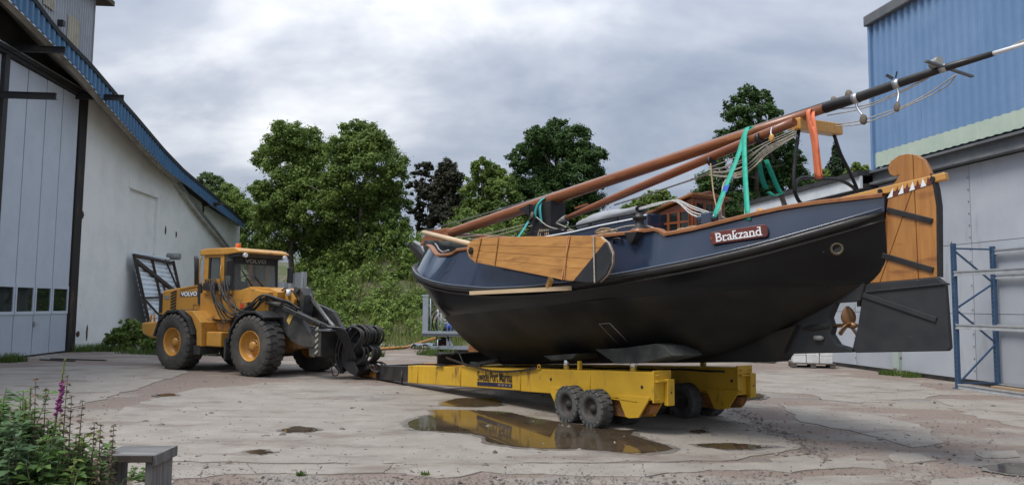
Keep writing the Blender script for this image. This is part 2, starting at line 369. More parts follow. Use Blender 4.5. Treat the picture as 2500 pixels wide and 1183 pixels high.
puddle([(2400, 1140), (2470, 1132), (2600, 1138), (2600, 1160), (2460, 1158)], 9)
# gravel: loose stones nobody could count
def stones(name, n, area, smin, smax, material, seed):
    r = np.random.default_rng(seed); base = np.array([(1, 0, 0), (-.5, .87, 0), (-.5, -.87, 0), (.1, .1, .8), (.9, .6, .3), (-.9, -.2, .3)])
    fc = np.array([(0, 4, 3), (4, 1, 3), (1, 5, 3), (5, 2, 3), (2, 0, 3), (0, 1, 4), (1, 2, 5)])
    V = []; F = []
    for i in range(n):
        x, y = area(r); p = gnd(x, y); s = r.uniform(smin, smax)*(1 if r.random() < .93 else 2.2); a = r.uniform(0, 6.28); ca, sa = math.cos(a), math.sin(a)
        q = base*s*r.uniform(.7, 1.3, (6, 3)); q[:, :3] = np.c_[q[:, 0]*ca-q[:, 1]*sa, q[:, 0]*sa+q[:, 1]*ca, q[:, 2]*.8+.008] + np.array([p.x, p.y, 0])
        V.append(q); F.append(fc + 6*i)
    return tag(rawmesh(name, np.vstack(V), np.vstack(F), material), kind='stuff')
M_stone = mat('pebble_stone', (.105, .090, .080), (.215, .190, .170), scale=2, rough=.85, island=.45)
stones('loose_gravel', 3600, lambda r: (r.uniform(300, 2500), 1200 - abs(r.normal(0, 30))), .004, .014, M_stone, 1)
stones('scattered_pebbles', 1500, lambda r: (r.uniform(100, 2450), r.uniform(920, 1140)), .010, .024, M_stone, 2)
stones('scattered_pebbles', 500, lambda r: (lambda t: (1770+t*230+r.normal(0, 18), 1000+t*110+r.normal(0, 5)))(r.random()), .008, .024, M_stone, 3)

# ------------------------------------------------------------------ hill behind the yard
def hill_edge(x): return interp(x, [(-60, 60), (-16, 52), (-12, 40), (-8, 33.5), (-2, 32), (6, 33), (14, 34), (60, 36)])
def hill_z(x, y):
    t = (y - hill_edge(x))/12.0
    if t <= 0: return -.25 + max(t, -.1)*.5
    s = min(1, t); s = s*s*(3-2*s)
    return 4.7*s + max(0, t-1)*.7 + .28*math.sin(x*.9+y*.5)*min(1, t*3) + .2*math.sin(x*2.1-y*1.3)*min(1, t*3) - .05*(t < .05)
h = MB(); h.grid([[(x, y, hill_z(x, y)) for x in np.arange(-60, 61, 1.5)] for y in np.r_[np.arange(30, 56, .8), np.arange(57, 110, 6)]])
M_soil = mat('hill_soil', (.120, .098, .070), (.065, .082, .030), scale=.8, rough=.95, bump=.6, bscale=6, lo=.42, hi=.55)
tag(h.build('hill', M_soil), kind='structure')

# ------------------------------------------------------------------ foliage
def unit(v): return v/np.maximum(np.linalg.norm(v, axis=1, keepdims=True), 1e-6)
def leaf_quads(c, nrm, size, r, asp=.55, droop=0.0):
    n = len(c); nrm = unit(nrm); t = unit(np.cross(nrm, r.normal(size=(n, 3)))); 
    if droop: t = unit(t + np.array([0, 0, -droop])); 
    b = np.cross(nrm, t); s = size[:, None]
    V = np.stack([c - t*s*.5, c + b*s*asp*.5 + nrm*s*.10, c + t*s*.5, c - b*s*asp*.5 + nrm*s*.10], 1).reshape(-1, 3)
    return V, np.arange(4*n).reshape(n, 4)
def lobe_leaves(lobes, n, size, seed, clump=.34, nsub=26, up=.35, asp=.6, droop=0.0):
    r = np.random.default_rng(seed); area = np.array([l[1]*l[1] for l in lobes]); C = []; R = []
    for c, rad, *fl in lobes:
        k = max(6, int(nsub*2.2)); d = unit(r.normal(size=(k, 3)) + np.array([0, -.25, .25]))
        q = np.array(c) + d*rad*r.uniform(.55, 1.04, (k, 1))*np.array([1, .8, 1.0])
        C.append(q); R.append(rad*clump*.72*r.uniform(.5, 1.3, k))
    C = np.vstack(C); R = np.concatenate(R); w = R**2; idx = r.choice(len(C), n, p=w/w.sum())
    d = unit(r.normal(size=(n, 3)) + np.array([0, 0, .35])); p = C[idx] + d*R[idx][:, None]*(r.uniform(.45, 1.12, (n, 1)) + (r.random((n, 1)) < .16)*r.uniform(0, .9, (n, 1)))*np.array([1, 1, .75])
    nr = d + r.normal(size=(n, 3))*.45 + np.array([0, 0, up])
    return leaf_quads(p, nr, r.uniform(size*.65, size*1.35, n), r, asp, droop)
M_bark = mat('bark', (.085, .070, .055), (.150, .130, .105), scale=4, rough=.9, bump=.5, bscale=14, stretch=(1, 1, .25))
M_barkp = mat('pale_bark', (.200, .180, .150), (.300, .280, .240), scale=5, rough=.85, bump=.3, bscale=20)
def tree(name, label, Y, base, lobes_px, n, size, lm, seed, bark=None, clump=.34, nsub=26, trunk_r=.2, cat='tree', asp=.6, droop=0.0, dj=1.4, twigs=7):
    rd = random.Random(seed); b = aty(base[0], base[1], Y); b.z = hill_z(b.x, Y) - .1 if Y > 30 else 0
    t = thing(name, label, cat, b); s = Y/FPX; lobes = []
    for cx, cy, rr in lobes_px:
        Yl = Y + rd.uniform(-dj, dj); p = aty(cx, cy, Yl); lobes.append((tuple(p-b), rr*Yl/FPX))
    v, f = lobe_leaves(lobes, n, size, seed, clump, nsub, asp=asp, droop=droop)
    rawmesh('crown', v, f, lm, t)
    m = MB(); top = max(l[0][2] for l in lobes); cen = sum((Vector(l[0]) for l in lobes), Vector())/len(lobes)
    ht = max(1.5, top*.82); pts = [Vector((0, 0, 0)) + Vector((cen.x*k*k*.9 + rd.uniform(-.12, .12), cen.y*k*k*.6, ht*k)) for k in (0, .15, .3, .5, .7, .85, 1)]
    m.tube(pts, [trunk_r*q for q in (1.25, 1, .9, .75, .5, .3, .1)], 9); m.build('trunk', bark or M_bark, t)
    for i, (c, rr) in enumerate(lobes):
        k = min(.8, max(.2, (c[2]-rr*.8)/ht)); j = int(k*6); a = pts[j].lerp(pts[min(6, j+1)], k*6-j); q = Vector(c)
        m = MB(); mid = a.lerp(q, .5) - Vector((0, 0, .15)); m.tube([a, mid, q], [trunk_r*.38, trunk_r*.25, trunk_r*.1], 6)
        for _ in range(twigs):
            e_ = q + Vector((rd.gauss(0, 1), rd.gauss(0, 1), rd.gauss(.2, .8)))*rr*.55; m.tube([q.lerp(mid, rd.random()*.4), e_], [trunk_r*.12, .01], 4)
        m.build('limb', bark or M_bark, t)
    return t
LM_mid = leafmat('leaf_maple', (.062, .112, .024), (.225, .310, .070)); LM_light = leafmat('leaf_fresh', (.090, .155, .034), (.270, .355, .090))
LM_dark = leafmat('leaf_dark', (.022, .054, .015), (.085, .155, .040)); LM_purple = leafmat('leaf_purple', (.020, .026, .016), (.068, .066, .036), .2)
LM_con = leafmat('needles', (.014, .032, .014), (.045, .080, .030), .1); LM_pale = leafmat('leaf_pale', (.050, .090, .030), (.150, .215, .080))
T = tree
T('maple_tree', 'tall bright green leafy tree just left of the slender pale trunk', 45, (715, 640), [(700, 345, 55), (650, 385, 40), (755, 365, 52), (720, 420, 75), (640, 470, 32), (668, 510, 55), (690, 575, 70), (770, 450, 70), (780, 540, 70), (735, 500, 80)], 77350, 0.157, LM_mid, 21)
T('maple_tree', 'tall broad green tree with slender pale trunk rising from the bank', 43, (872, 640), [(865, 325, 36), (905, 355, 50), (840, 365, 42), (935, 400, 55), (870, 420, 75), (968, 430, 34), (945, 490, 52), (830, 490, 65), (900, 520, 75), (960, 560, 45), (850, 570, 55)], 77350, 0.151, LM_mid, 22, M_barkp, trunk_r=.16)
T('copper_tree', 'thin dark purplish tree with sky showing through, left of its darker neighbour', 47, (1022, 600), [(1028, 420, 22), (1045, 408, 14), (1020, 460, 26), (1040, 480, 24), (1018, 510, 22), (1035, 540, 26)], 9555, 0.145, LM_purple, 23, nsub=14, trunk_r=.13, dj=.5)
T('copper_tree', 'dense dark brownish tree between the pines and the mid green tree', 46, (1085, 600), [(1090, 418, 26), (1070, 450, 28), (1108, 440, 26), (1085, 490, 46), (1080, 545, 48), (1115, 500, 30)], 34125, 0.145, LM_purple, 24, dj=.7)
T('birch_tree', 'mid green tree with two rounded tops left of the big round tree', 44, (1180, 600), [(1172, 412, 26), (1210, 430, 30), (1170, 470, 44), (1225, 480, 45), (1160, 525, 50), (1200, 555, 55), (1140, 560, 40)], 40950, 0.145, LM_mid, 25, dj=.9)
T('round_tree', 'big dark green tree with round dome crown behind the mast', 45, (1360, 600), [(1355, 325, 36), (1310, 345, 36), (1400, 345, 42), (1275, 390, 36), (1440, 385, 44), (1355, 390, 68), (1300, 440, 58), (1420, 440, 62), (1275, 480, 42), (1355, 500, 80), (1450, 440, 34), (1420, 530, 60), (1300, 540, 55)], 81900, 0.151, LM_dark, 26, trunk_r=.28)
T('chestnut_tree', 'tallest dark green tree behind the boat stern and green straps', 41, (1850, 600), [(1828, 238, 28), (1790, 262, 24), (1862, 246, 26), (1805, 300, 40), (1872, 285, 34), (1770, 345, 30), (1840, 350, 58), (1905, 300, 14), (1905, 355, 40), (1788, 400, 50), (1880, 420, 62), (1940, 395, 28), (1745, 460, 44), (1830, 480, 78), (1920, 470, 45), (1790, 530, 60), (1720, 500, 40), (1950, 440, 30), (1880, 530, 60), (1960, 500, 40)], 86450, 0.145, LM_dark, 27, trunk_r=.26)
T('birch_tree', 'drooping pale green tree top showing over the blue roof edge', 56, (520, 620), [(505, 440, 20), (525, 450, 22), (490, 462, 20), (520, 480, 28)], 11375, 0.157, LM_pale, 29, dj=.5, droop=.8)
T('maple_tree', 'green tree right behind the corner of the white building', 52, (580, 640), [(550, 478, 30), (575, 500, 34), (600, 520, 34), (560, 540, 45), (610, 570, 45), (590, 620, 50)], 31850, 0.151, LM_mid, 30, dj=.8)
T('low_tree', 'small light green tree seen between the mast and the wooden deckhouse', 50, (1590, 600), [(1595, 490, 26), (1620, 478, 16), (1560, 510, 28), (1530, 520, 20), (1600, 530, 40), (1640, 500, 20)], 18200, 0.145, LM_light, 31, dj=.6)
T('low_tree', 'small green treetop against the blue clad building edge', 44, (2090, 560), [(2090, 408, 13), (2110, 418, 14), (2075, 428, 16), (2095, 450, 24), (2010, 430, 16), (1990, 450, 22)], 9100, 0.133, LM_light, 32, dj=.4)
# conifer
def conifer():
    Y = 45; b = aty(2045, 560, Y); b.z = hill_z(b.x, Y)-.1; t = thing('spruce_tree', 'dark pointed conifer behind the lean-to roof', 'tree', b)
    r = np.random.default_rng(5); top = aty(2048, 338, Y).z - b.z; n = 9000; z = top*(.22 + .78*(1-np.sqrt(r.random(n)))); tier = 1 + .22*np.sin(z*5.0)
    rad = (top-z)*.30*tier*np.sqrt(r.random(n))*1.05; a = r.uniform(0, 2*PI, n); c = np.c_[rad*np.cos(a), rad*np.sin(a), z - rad*.25]
    v, f = leaf_quads(c, np.c_[np.cos(a)*.5, np.sin(a)*.5, np.full(n, .8)] + r.normal(size=(n, 3))*.4, r.uniform(.16, .34, n), r, .35)
    rawmesh('crown', v, f, LM_con, t); m = MB(); m.tube([(0, 0, 0), (0, 0, top)], [.16, .01], 8); m.build('trunk', M_bark, t)
conifer()
# thicket: the mass of bushes at the foot of the trees and on the bank
def bank_stuff():
    r = np.random.default_rng(77); lobes = []
    for i in range(150):
        x = r.uniform(-14, 24); y = hill_edge(x) + r.uniform(7.5, 13); s = r.uniform(.7, 1.5); lobes.append(((x, y, hill_z(x, y)+s*.55), s))
    for i in range(34):
        x = r.uniform(-15, -8); y = hill_edge(x) + r.uniform(3, 10); s = r.uniform(.8, 1.6); lobes.append(((x, y, hill_z(x, y)+s*.6), s))
    v, f = lobe_leaves(lobes, 80000, .18, 78, nsub=14); tag(rawmesh('thicket', v, f, LM_mid), kind='stuff')
    lobes = []
    for i in range(420):
        x = r.uniform(-11, 7); y = hill_edge(x) + r.uniform(.3, 9); s = r.uniform(.25, .7)
        if math.sin(x*1.7+1)*math.sin(y*1.1) > .55: continue
        lobes.append(((x, y, hill_z(x, y)+s*.3), s))
    v, f = lobe_leaves(lobes, 95000, .13, 79, nsub=10); tag(rawmesh('bank_shrubs', v, f, LM_light), kind='stuff')
    n = 15000; x = r.uniform(-12, 8, n); t = r.random(n)*10; y = np.array([hill_edge(a) for a in x]) + t - .6
    keep = np.sin(x*1.3)*np.sin(y*.9+.5) < .45; x = x[keep]; y = y[keep]; z = np.array([max(0, hill_z(a, b)) for a, b in zip(x, y)]); n = len(x)
    hgt = r.uniform(.18, .6, n); a = r.uniform(0, PI, n); w = r.uniform(.012, .03, n); lean = r.normal(0, .18, (n, 2))*hgt[:, None]
    P = np.c_[x, y, z]; D = np.c_[np.cos(a)*w, np.sin(a)*w, np.zeros(n)]; Tp = P + np.c_[lean, hgt]
    V = np.stack([P-D, P+D, Tp+D*.2, Tp-D*.2], 1).reshape(-1, 3); tag(rawmesh('bank_grass', V, np.arange(4*n).reshape(n, 4), leafmat('grass_blade', (.090, .130, .032), (.270, .300, .110))), kind='stuff')
bank_stuff()
# ------------------------------------------------------------------ left building (white boat hall)
def objrand(m, amt=.12):
    N = m.node_tree.nodes; L = m.node_tree.links; b = N['Principled BSDF']; oi = N.new('ShaderNodeObjectInfo'); h = N.new('ShaderNodeHueSaturation')
    r = N.new('ShaderNodeMapRange'); r.inputs['To Min'].default_value = 1-amt; r.inputs['To Max'].default_value = 1+amt; L.new(oi.outputs['Random'], r.inputs['Value']); L.new(r.outputs[0], h.inputs['Value'])
    s = b.inputs['Base Color']
    if s.links: L.new(s.links[0].from_socket, h.inputs['Color'])
    else: h.inputs['Color'].default_value = s.default_value
    L.new(h.outputs[0], s); return m
M_white = mat('white_render', (.780, .790, .760), (.680, .700, .672), scale=.9, rough=.85, bump=.35, bscale=9, lo=.45, hi=.7, c3=(.33, .25, .19), s3=2.6, lo3=.70, hi3=.725)
M_blue = mat('blue_sheet', (.034, .120, .240), (.048, .148, .275), scale=1.5, rough=.42, rvar=.08, c3=(.10, .13, .16), s3=5, lo3=.66, hi3=.75)
M_soffit = mat('soffit_board', (.330, .305, .255), (.190, .170, .140), scale=2, rough=.9, bump=.4, bscale=7)
M_black = mat('black_steel', (.014, .015, .017), (.035, .030, .026), scale=3, rough=.6, bump=.1)
M_doorp = mat('grey_door_panel', (.520, .570, .640), (.475, .525, .590), scale=1.2, rough=.5, rvar=.06, bump=.06, bscale=5)
M_doorl = mat('grey_door_lower', (.430, .475, .535), (.39, .43, .485), scale=1.2, rough=.5)
M_tower = mat('grey_sheet', (.300, .325, .355), (.39, .41, .44), scale=1.2, rough=.5, c3=(.12, .12, .12), s3=6, lo3=.66, hi3=.72, st3=(1, 1, .2))
M_beige = mat('beige_sheet', (.420, .380, .290), (.36, .33, .26), scale=2, rough=.6)
M_pane = mat('dark_pane', (.012, .018, .015), rough=.04, spec=.6)
M_trim = mat('grey_trim', (.270, .275, .265), (.190, .185, .170), scale=3, rough=.6)
M_alu = mat('bare_metal', (.52, .53, .54), (.42, .43, .44), scale=6, rough=.38, metal=.85)
M_roof = mat('roof_felt', (.022, .024, .028), (.040, .042, .045), scale=3, rough=.85, bump=.2)
def corrugate(m, us, pitch, depth, zt, zb, v0, sgn=1):
    """trapezoid-ribbed sheet between zb(u) and zt(u) on plane v0"""
    u0, u1 = us; prof = []; u = u0
    while u < u1:
        for k, dd in ((0, 0), (.42, 0), (.55, 1), (.87, 1)):
            q = u + k*pitch
            if q <= u1: prof.append((q, v0 + sgn*dd*depth))
        u += pitch
    prof.append((u1, v0))
    m.grid([[(u, v, zb(u)) for u, v in prof], [(u, v, zt(u)) for u, v in prof]], False); return m
W = Frame((-14.5, 23, 0), (-.08, 1))
hall = thing('boat_hall', 'white rendered hall with curved blue roof edge and tall grey doors', 'building', W.o, W.rz)
fT = [(-16, 10.4), (-10, 10.9), (-6, 10.85), (-3.87, 10.5), (-2.32, 10.02), (-.9, 9.62), (1.34, 9.22), (3.31, 8.77), (4.78, 8.45), (7.85, 7.76), (10.21, 7.38), (14.53, 6.9), (20.5, 6.2)]
fB = [(-16, 9.6), (-10, 10.0), (-6, 9.9), (-3.75, 9.62), (-2.16, 9.36), (-1.04, 9.14), (.07, 8.93), (1.08, 8.72), (2.05, 8.46), (3.39, 8.13), (5.8, 7.55), (8.29, 7.08), (10.9, 6.85), (14.68, 6.4), (20.5, 5.84)]
sf = [(-16, 10.1), (-10, 10.4), (-6, 10.3), (-2.18, 9.92), (-.89, 9.62), (.06, 9.40), (1.64, 9.14), (2.93, 8.96), (3.95, 8.73), (4.95, 8.49), (7.11, 8.08), (8.83, 7.68), (10.8, 7.3), (12.78, 6.6), (15.1, 5.9), (19.8, 4.65), (24, 3.4)]
zT = lambda u: interp(u, fT); zB = lambda u: interp(u, fB); zS = lambda u: interp(u, sf)
us_ = list(np.arange(-16, 20.6, .75))
fpx = lambda x: interp(x, [(-500, -.9), (300, -.9), (398, -.72), (446, -.58), (596, -.30)])
tpts = [W.at(x, y, fpx(x)) for x, y in ((77, 0), (138, 81), (222, 166), (284, 239), (325, 284), (398, 369), (446, 418), (519, 478), (597, 545))]; bpts = [W.at(x, y, fpx(x)) for x, y in ((81, 61), (130, 110), (174, 156), (211, 195), (243, 237), (284, 284), (349, 357), (406, 416), (458, 454), (520, 505), (597, 559))]
fT = fT[:4] + [(p.x, p.z) for p in tpts]; fB = fB[:4] + [(p.x, p.z) for p in bpts]; fV = [(-16, -.9)] + [(p.x, p.y) for p in tpts]; UE = tpts[-1].x
zT = lambda u: interp(u, fT); zB = lambda u: interp(u, fB); vF = lambda u: interp(u, fV)
us_ = list(np.arange(-16, UE, .75)) + [UE]
m = MB(); corrugate(m, (-16, UE), .30, .05, zT, zB, 0, -1); m.v = [(a, b + vF(a), c) for a, b, c in m.v]; m.build('fascia', M_blue, hall)
m = MB(); m.grid([[(u, vF(u)-.07, zT(u)-.05) for u in us_], [(u, vF(u)-.09, zT(u)+.09) for u in us_], [(u, .3, zT(u)+.12) for u in us_], [(u, 26, zT(u)+.12) for u in us_]], False); m.build('roof', M_roof, hall)
m = MB(); us2 = [u for u in us_ if u <= 11.5]; m.grid([[(u, vF(u)+.01, zB(u)+.02) for u in us2], [(u, vF(u)+.18, zB(u)-.05) for u in us2], [(u, .0, zS(u)-.02) for u in us2]], False); m.build('soffit', M_soffit, hall)
m = MB(); m.grid([[(u, vF(u)-.025, zB(u)-.03) for u in us_], [(u, vF(u)-.025, zB(u)+.02) for u in us_]], False); m.build('drip_edge', M_alu, hall)
# gable wall right of the doors, as one thick sheet whose top follows the roof
def wallpoly(name, u0, u1, zb, zt, v0, v1, material, parent, step=.6):
    us = list(np.arange(u0, u1, step)) + [u1]; poly = [(u0, zb)] + [(u1, zb)] + [(u, zt(u)) for u in reversed(us)]
    k = MB(); k.prism(poly, v0, v1, 'y'); return k.build(name, material, parent)
wallpoly('wall', 3.15, 7.05, -.05, zS, 0, .35, M_white, hall)
wallpoly('wall', 9.95, 22, -.05, lambda u: min(zS(u), 9), 0, .35, M_white, hall)
m = MB(); m.prism([(7.05, -.05), (9.95, -.05), (9.95, 2.9), (7.05, 2.9)], 0, .35, 'y'); m.build('wall', M_white, hall)
wallpoly('wall', 7.05, 9.95, 6.15, zS, 0, .35, M_white, hall)
m = MB(); m.box(7.05, 9.95, .10, .35, 2.9, 6.15); m.build('bricked_up_door', M_white, hall)
m = MB(); m.box(6.95, 10.05, -.03, .0, 6.15, 6.55); m.build('lintel', M_white, hall)
AE = W.at(585, 580, .05).x
wallpoly('annex_wall', 10.2, AE, -.05, lambda u: zB(min(u, UE))+.15, .05, .34, M_white, hall)
m = MB(); m.box(AE-.3, AE-.003, .34, 14, -.05, zB(UE)+.1); m.build('end_wall', M_white, hall)
# old roof verge running down across the gable
m = MB(); q = [(10.6, 7.36), (12.78, 6.62), (15.1, 5.92), (19.8, 4.67), (23, 3.72)]
for (a, za), (b, zb) in zip(q, q[1:]): m.prism([(a, za-.02), (b, zb-.02), (b, zb+.20), (a, za+.20)], -.22, .04, 'y')
m.build('verge', mat('pale_verge', (.42, .42, .39), (.32, .31, .28), scale=3, rough=.7), hall)
m = MB()
for (a, za), (b, zb) in zip(q, q[1:]): m.bar((a, -.26, za+.20), (b, -.26, zb+.20), .08, .08)
m.build('gutter', M_alu, hall)
# black sheet standing in for the shaded interior above the doors, jamb and track beams
wallpoly('gable_shade_sheet', -16, 2.65, 8.75, zS, .12, .3, M_black, hall)
m = MB(); m.box(2.64, 3.15, -.06, .4, -.05, 8.98); m.build('door_jamb', mat('rusty_jamb', (.016, .014, .013), (.090, .048, .028), scale=3, rough=.85, lo=.58, hi=.7, stretch=(1, 1, .3)), hall, .02)
m = MB(); m.box(-9, 2.9, -.20, -.06, 8.66, 8.76); m.box(-9, 2.9, -.14, .1, 8.58, 8.66); m.build('door_track', M_black, hall)
m = MB(); m.box(-9, 2.62, -.24, -.06, 8.762, 8.79); m.build('track_flashing', M_alu, hall)
for u, z, ln in ((-1.55, 8.95, 1.5), (-2.1, 7.45, 1.6), (2.35, 8.62, 1.55)):
    m = MB(); m.box(u-.06, u+.06, -ln, .1, z-.02, z); m.box(u-.015, u+.015, -ln, .1, z-.16, z-.02); m.box(u-.06, u+.06, -ln, .1, z-.18, z-.16); m.build('track_beam', M_black, hall)
m = MB(); m.box(-1.95, -1.72, -.12, .2, 0, 8.6); m.build('door_post', M_black, hall)
edges = [-9.6, -7.6, -5.6, -3.7, -1.7, -.55, .52, 1.54, 2.62]
mp = MB(); mp.box(0, 1, 0, .07, 0, 1)
for a, b in zip(edges, edges[1:]):
    g_ = .026; w = b-a-2*g_
    d_ = thing_door = MB(); d_.box(a+g_, b-g_, 0, .07, 2.18, 8.55)
    p = d_.build('door_leaf', M_doorp, hall)
    l = MB(); l.box(a+g_, b-g_, 0, .07, .06, 1.28); l.build('lower_panel', M_doorl, p)
    fr = MB(); x0, x1 = a+g_, b-g_
    fr.box(x0, x0+.07, -.02, .07, 1.28, 2.18); fr.box(x1-.07, x1, -.02, .07, 1.28, 2.18); fr.box(x0+.07, x1-.07, -.02, .07, 1.28, 1.37); fr.box(x0+.07, x1-.07, -.02, .07, 2.08, 2.18)
    fr.build('window_frame', M_doorp, p); gl = MB(); gl.box(x0+.07, x1-.07, .01, .03, 1.37, 2.08); gl.build('pane', M_pane, p)
m = MB(); m.box(.535, .56, -.05, .02, .9, 1.06); m.bar((.55, -.06, .98), (.70, -.06, .98), .02, .02); m.build('door_handle', M_alu, hall)
m = MB(); m.cyl((11.4, -.55, 3.72), (11.4, .05, 3.72), .15, 14); m.build('vent_pipe', M_trim, hall)
lb = W.at(505, 497, -.1); m = MB(); m.box(lb.x-.3, lb.x+.3, -.5, .05, lb.z-.12, lb.z+.08); m.bar((lb.x+.1, -1.0, lb.z+.02), (lb.x+.1, 0, lb.z), .12, .14); m.bar((lb.x-.2, .0, lb.z-.9), (lb.x-.2, .0, lb.z), .06, .06); m.build('lamp_bracket', M_black, hall)
M_rustp = mat('rust_hole', (.090, .042, .025), (.045, .022, .016), scale=6, rough=.95)
for x, y, w, h in ((404, 562, 7, 22), (430, 572, 7, 20), (202, 525, 6, 16), (188, 648, 5, 12), (190, 815, 10, 12), (212, 812, 5, 36), (203, 523, 5, 8)):
    c = W.at(x, y, 0); s = .0155; rd = random.Random(x*7); pts = [(c.x + math.cos(t)*w*s*rd.uniform(.6, 1.1), c.z + math.sin(t)*h*s*.6*rd.uniform(.7, 1.1)) for t in np.arange(0, 6.2, .6)]
    m = MB(); m.prism(pts, -.006, .01, 'y'); m.build('broken_render', M_rustp, hall)
# tower behind
tw = thing('sheet_clad_tower', 'grey corrugated tower rising behind the white hall roof', 'building', W.o, W.rz)
m = MB(); corrugate(m, (-14, 9.72), .20, .04, lambda u: 15.6, lambda u: 7.5, 3.0, -1); m.build('cladding', M_tower, tw)
m = MB(); m.box(9.72, 9.80, 2.94, 3.06, 7.5, 15.6); m.build('corner_trim', M_trim, tw)
m = MB(); m.box(-14, 9.7, 3.06, 10, 7.5, 15.6); m.build('core', M_tower, tw)
m = MB(); m.box(-14, 10.6, 2.5, 11, 14.78, 15.0); m.build('eave', mat('brown_eave', (.10, .07, .055), rough=.8), tw)
m = MB(); corrugate(m, (7.5, 8.45), .20, .04, lambda u: 13.25, lambda u: 8.5, 2.93, -1); m.build('patch_sheet', M_beige, tw)
m = MB(); corrugate(m, (5.6, 6.4), .20, .04, lambda u: 14.6, lambda u: 12.9, 2.93, -1); m.build('patch_sheet', M_beige, tw)
m = MB(); m.box(6.75, 6.95, 2.75, 2.96, 12.5, 12.72); m.build('flood_lamp', M_black, tw)
# ------------------------------------------------------------------ corrugated panel leaning against the hall
def leaning_panel():
    A = W.w(7.2, -1.12, 0.02); up = (W.w(7.2, -.2, 3.52) - A); ln = up.length; up.normalize(); t = thing('corrugated_panel', 'rusty steel framed corrugated panel leaning against the white wall', 'panel', A)
    ex = W.d; nz_ = ex.cross(up).normalized(); nz_ = nz_ if nz_.y < 0 or nz_.x > 0 else -nz_
    mtx = Matrix((ex, up, nz_)).transposed().to_4x4(); t.matrix_world = Matrix.Translation(A) @ mtx
    Wd = 4.3; H = ln
    s = MB(); prof = []; y = 0
    while y < H: prof += [(y, 0), (y+.06, 0), (y+.1, .08), (y+.16, .08)]; y += .2
    s.grid([[(0.05, y, -.10+z) for y, z in prof], [(Wd-.05, y, -.10+z) for y, z in prof]], False); s.build('corrugated_sheet', mat('zinc_sheet', (.80, .86, .90), (.70, .76, .81), scale=2, rough=.4, c3=(.25, .2, .17), s3=4, lo3=.68, hi3=.75), t)
    fm = mat('rusty_frame', (.055, .035, .026), (.030, .024, .022), scale=5, rough=.85)
    def br(a, b, w=.12, h=.1, name='frame_bar'): k = MB(); k.bar((*a, .02), (*b, .02), w, h, (0, 0, 1)); return k.build(name, fm, t)
    br((0, 0), (0, H), .10); br((Wd, 0), (Wd, H), .10); br((0, H-.03), (Wd, H-.12), .11); br((0, .05), (Wd, .05)); br((0, H*.52), (Wd, H*.55), .06)
    br((.1, H*.93), (Wd, H*.55), .17, .10, 'brace'); br((Wd*.42, 0), (Wd*.42, H), .06); br((.1, H*.5), (Wd*.62, H*.1), .06, .06, 'brace'); br((Wd*.78, H), (Wd*.98, H*.6), .06, .06, 'brace'); br((Wd*.55, H*.75), (Wd*.6, H*.52), .05, .06, 'brace')
    k = MB(); k.tube([(-.16, H*i/60, .03 + .03*(i % 2)) for i in range(58)], .03, 5); k.build('chain', M_black, t)
leaning_panel()
# weathered board screen seen behind the loader
def board_screen():
    A = aty(655, 745, 33.0); A.z = 0; t = thing('board_screen', 'grey weathered board screen standing behind the loader cab', 'fence', A)
    bm_ = objrand(mat('grey_boards', (.240, .262, .275), (.170, .185, .195), scale=3, rough=.8, stretch=(1, 1, .2), bump=.2), .25); x = 0.0; i = 0
    while x < 1.5:
        h_ = 2.65 + (.35 if x > .68 else 0) + random.uniform(-.06, .05); k = MB(); k.box(x, x+.125, random.uniform(-.02, .0), .03, 0, h_); k.build('board', bm_, t); x += .135
    k = MB(); k.bar((0, -.06, 2.2), (1.25, -.06, 2.2), .06, .1); k.bar((.5, -.05, 2.2), (.85, -.05, 1.6), .06, .1); k.build('rail', mat('dark_rail', (.06, .065, .07), rough=.8), t)
    for xx in (.05, 1.1): k = MB(); k.box(xx, xx+.09, .04, .13, 0, 2.5); k.build('post', bm_, t)
board_screen()

# ------------------------------------------------------------------ right building
S = Frame((10.3, 20.1, 0), (-.17, 1))       # v > 0 is the yard side
M_blueL = mat('light_blue_sheet', (.150, .262, .440), (.180, .295, .475), scale=.8, rough=.42, rvar=.06, c3=(.10, .16, .25), s3=1.6, lo3=.64, hi3=.76, st3=(3, 3, .25))
M_green = mat('pale_green_sheet', (.430, .520, .440), (.480, .560, .480), scale=2, rough=.45)
M_panelW = objrand(mat('painted_panel', (.370, .398, .445), (.420, .446, .488), scale=.9, rough=.55, bump=.12, bscale=4, c3=(.235, .235, .235), s3=2.6, lo3=.58, hi3=.78, st3=(1, 1, .16)), .09)
M_steelb = mat('grey_beam', (.105, .115, .125), (.150, .155, .160), scale=3, rough=.6)
wh = thing('blue_clad_warehouse', 'tall warehouse with ribbed blue cladding over pale steel panels', 'building', S.o, S.rz)
m = MB(); corrugate(m, (-16, .92), .255, .055, lambda u: 9.6, lambda u: 5.98, .12, 1); m.build('blue_cladding', M_blueL, wh)
m = MB(); corrugate(m, (-16, .92), .255, .055, lambda u: 5.98, lambda u: 5.58 - (.0 if u < -.2 else .0), .13, 1); m.build('green_cladding', M_green, wh)
m = MB(); m.box(.92, 1.01, .0, .21, 5.5, 9.6); m.build('corner_trim', M_blueL, wh)
m = MB(); m.box(-16, 1.0, -12, .1, 5.62, 9.55); m.build('upper_storey', M_blueL, wh)
m = MB(); m.box(-16, 1.06, -12.3, .30, 9.6, 9.9); m.build('roof_edge', M_steelb, wh, .03)
m = MB(); m.box(-16, 1.05, .02, .26, 5.44, 5.50); m.box(-16, 1.05, .10, .14, 5.18, 5.44); m.box(-16, 1.05, .02, .26, 5.12, 5.18); m.build('steel_beam', M_steelb, wh)
m = MB(); m.box(-16, 7.65, -12, -.06, .1, 5.12); m.build('core', M_black, wh)
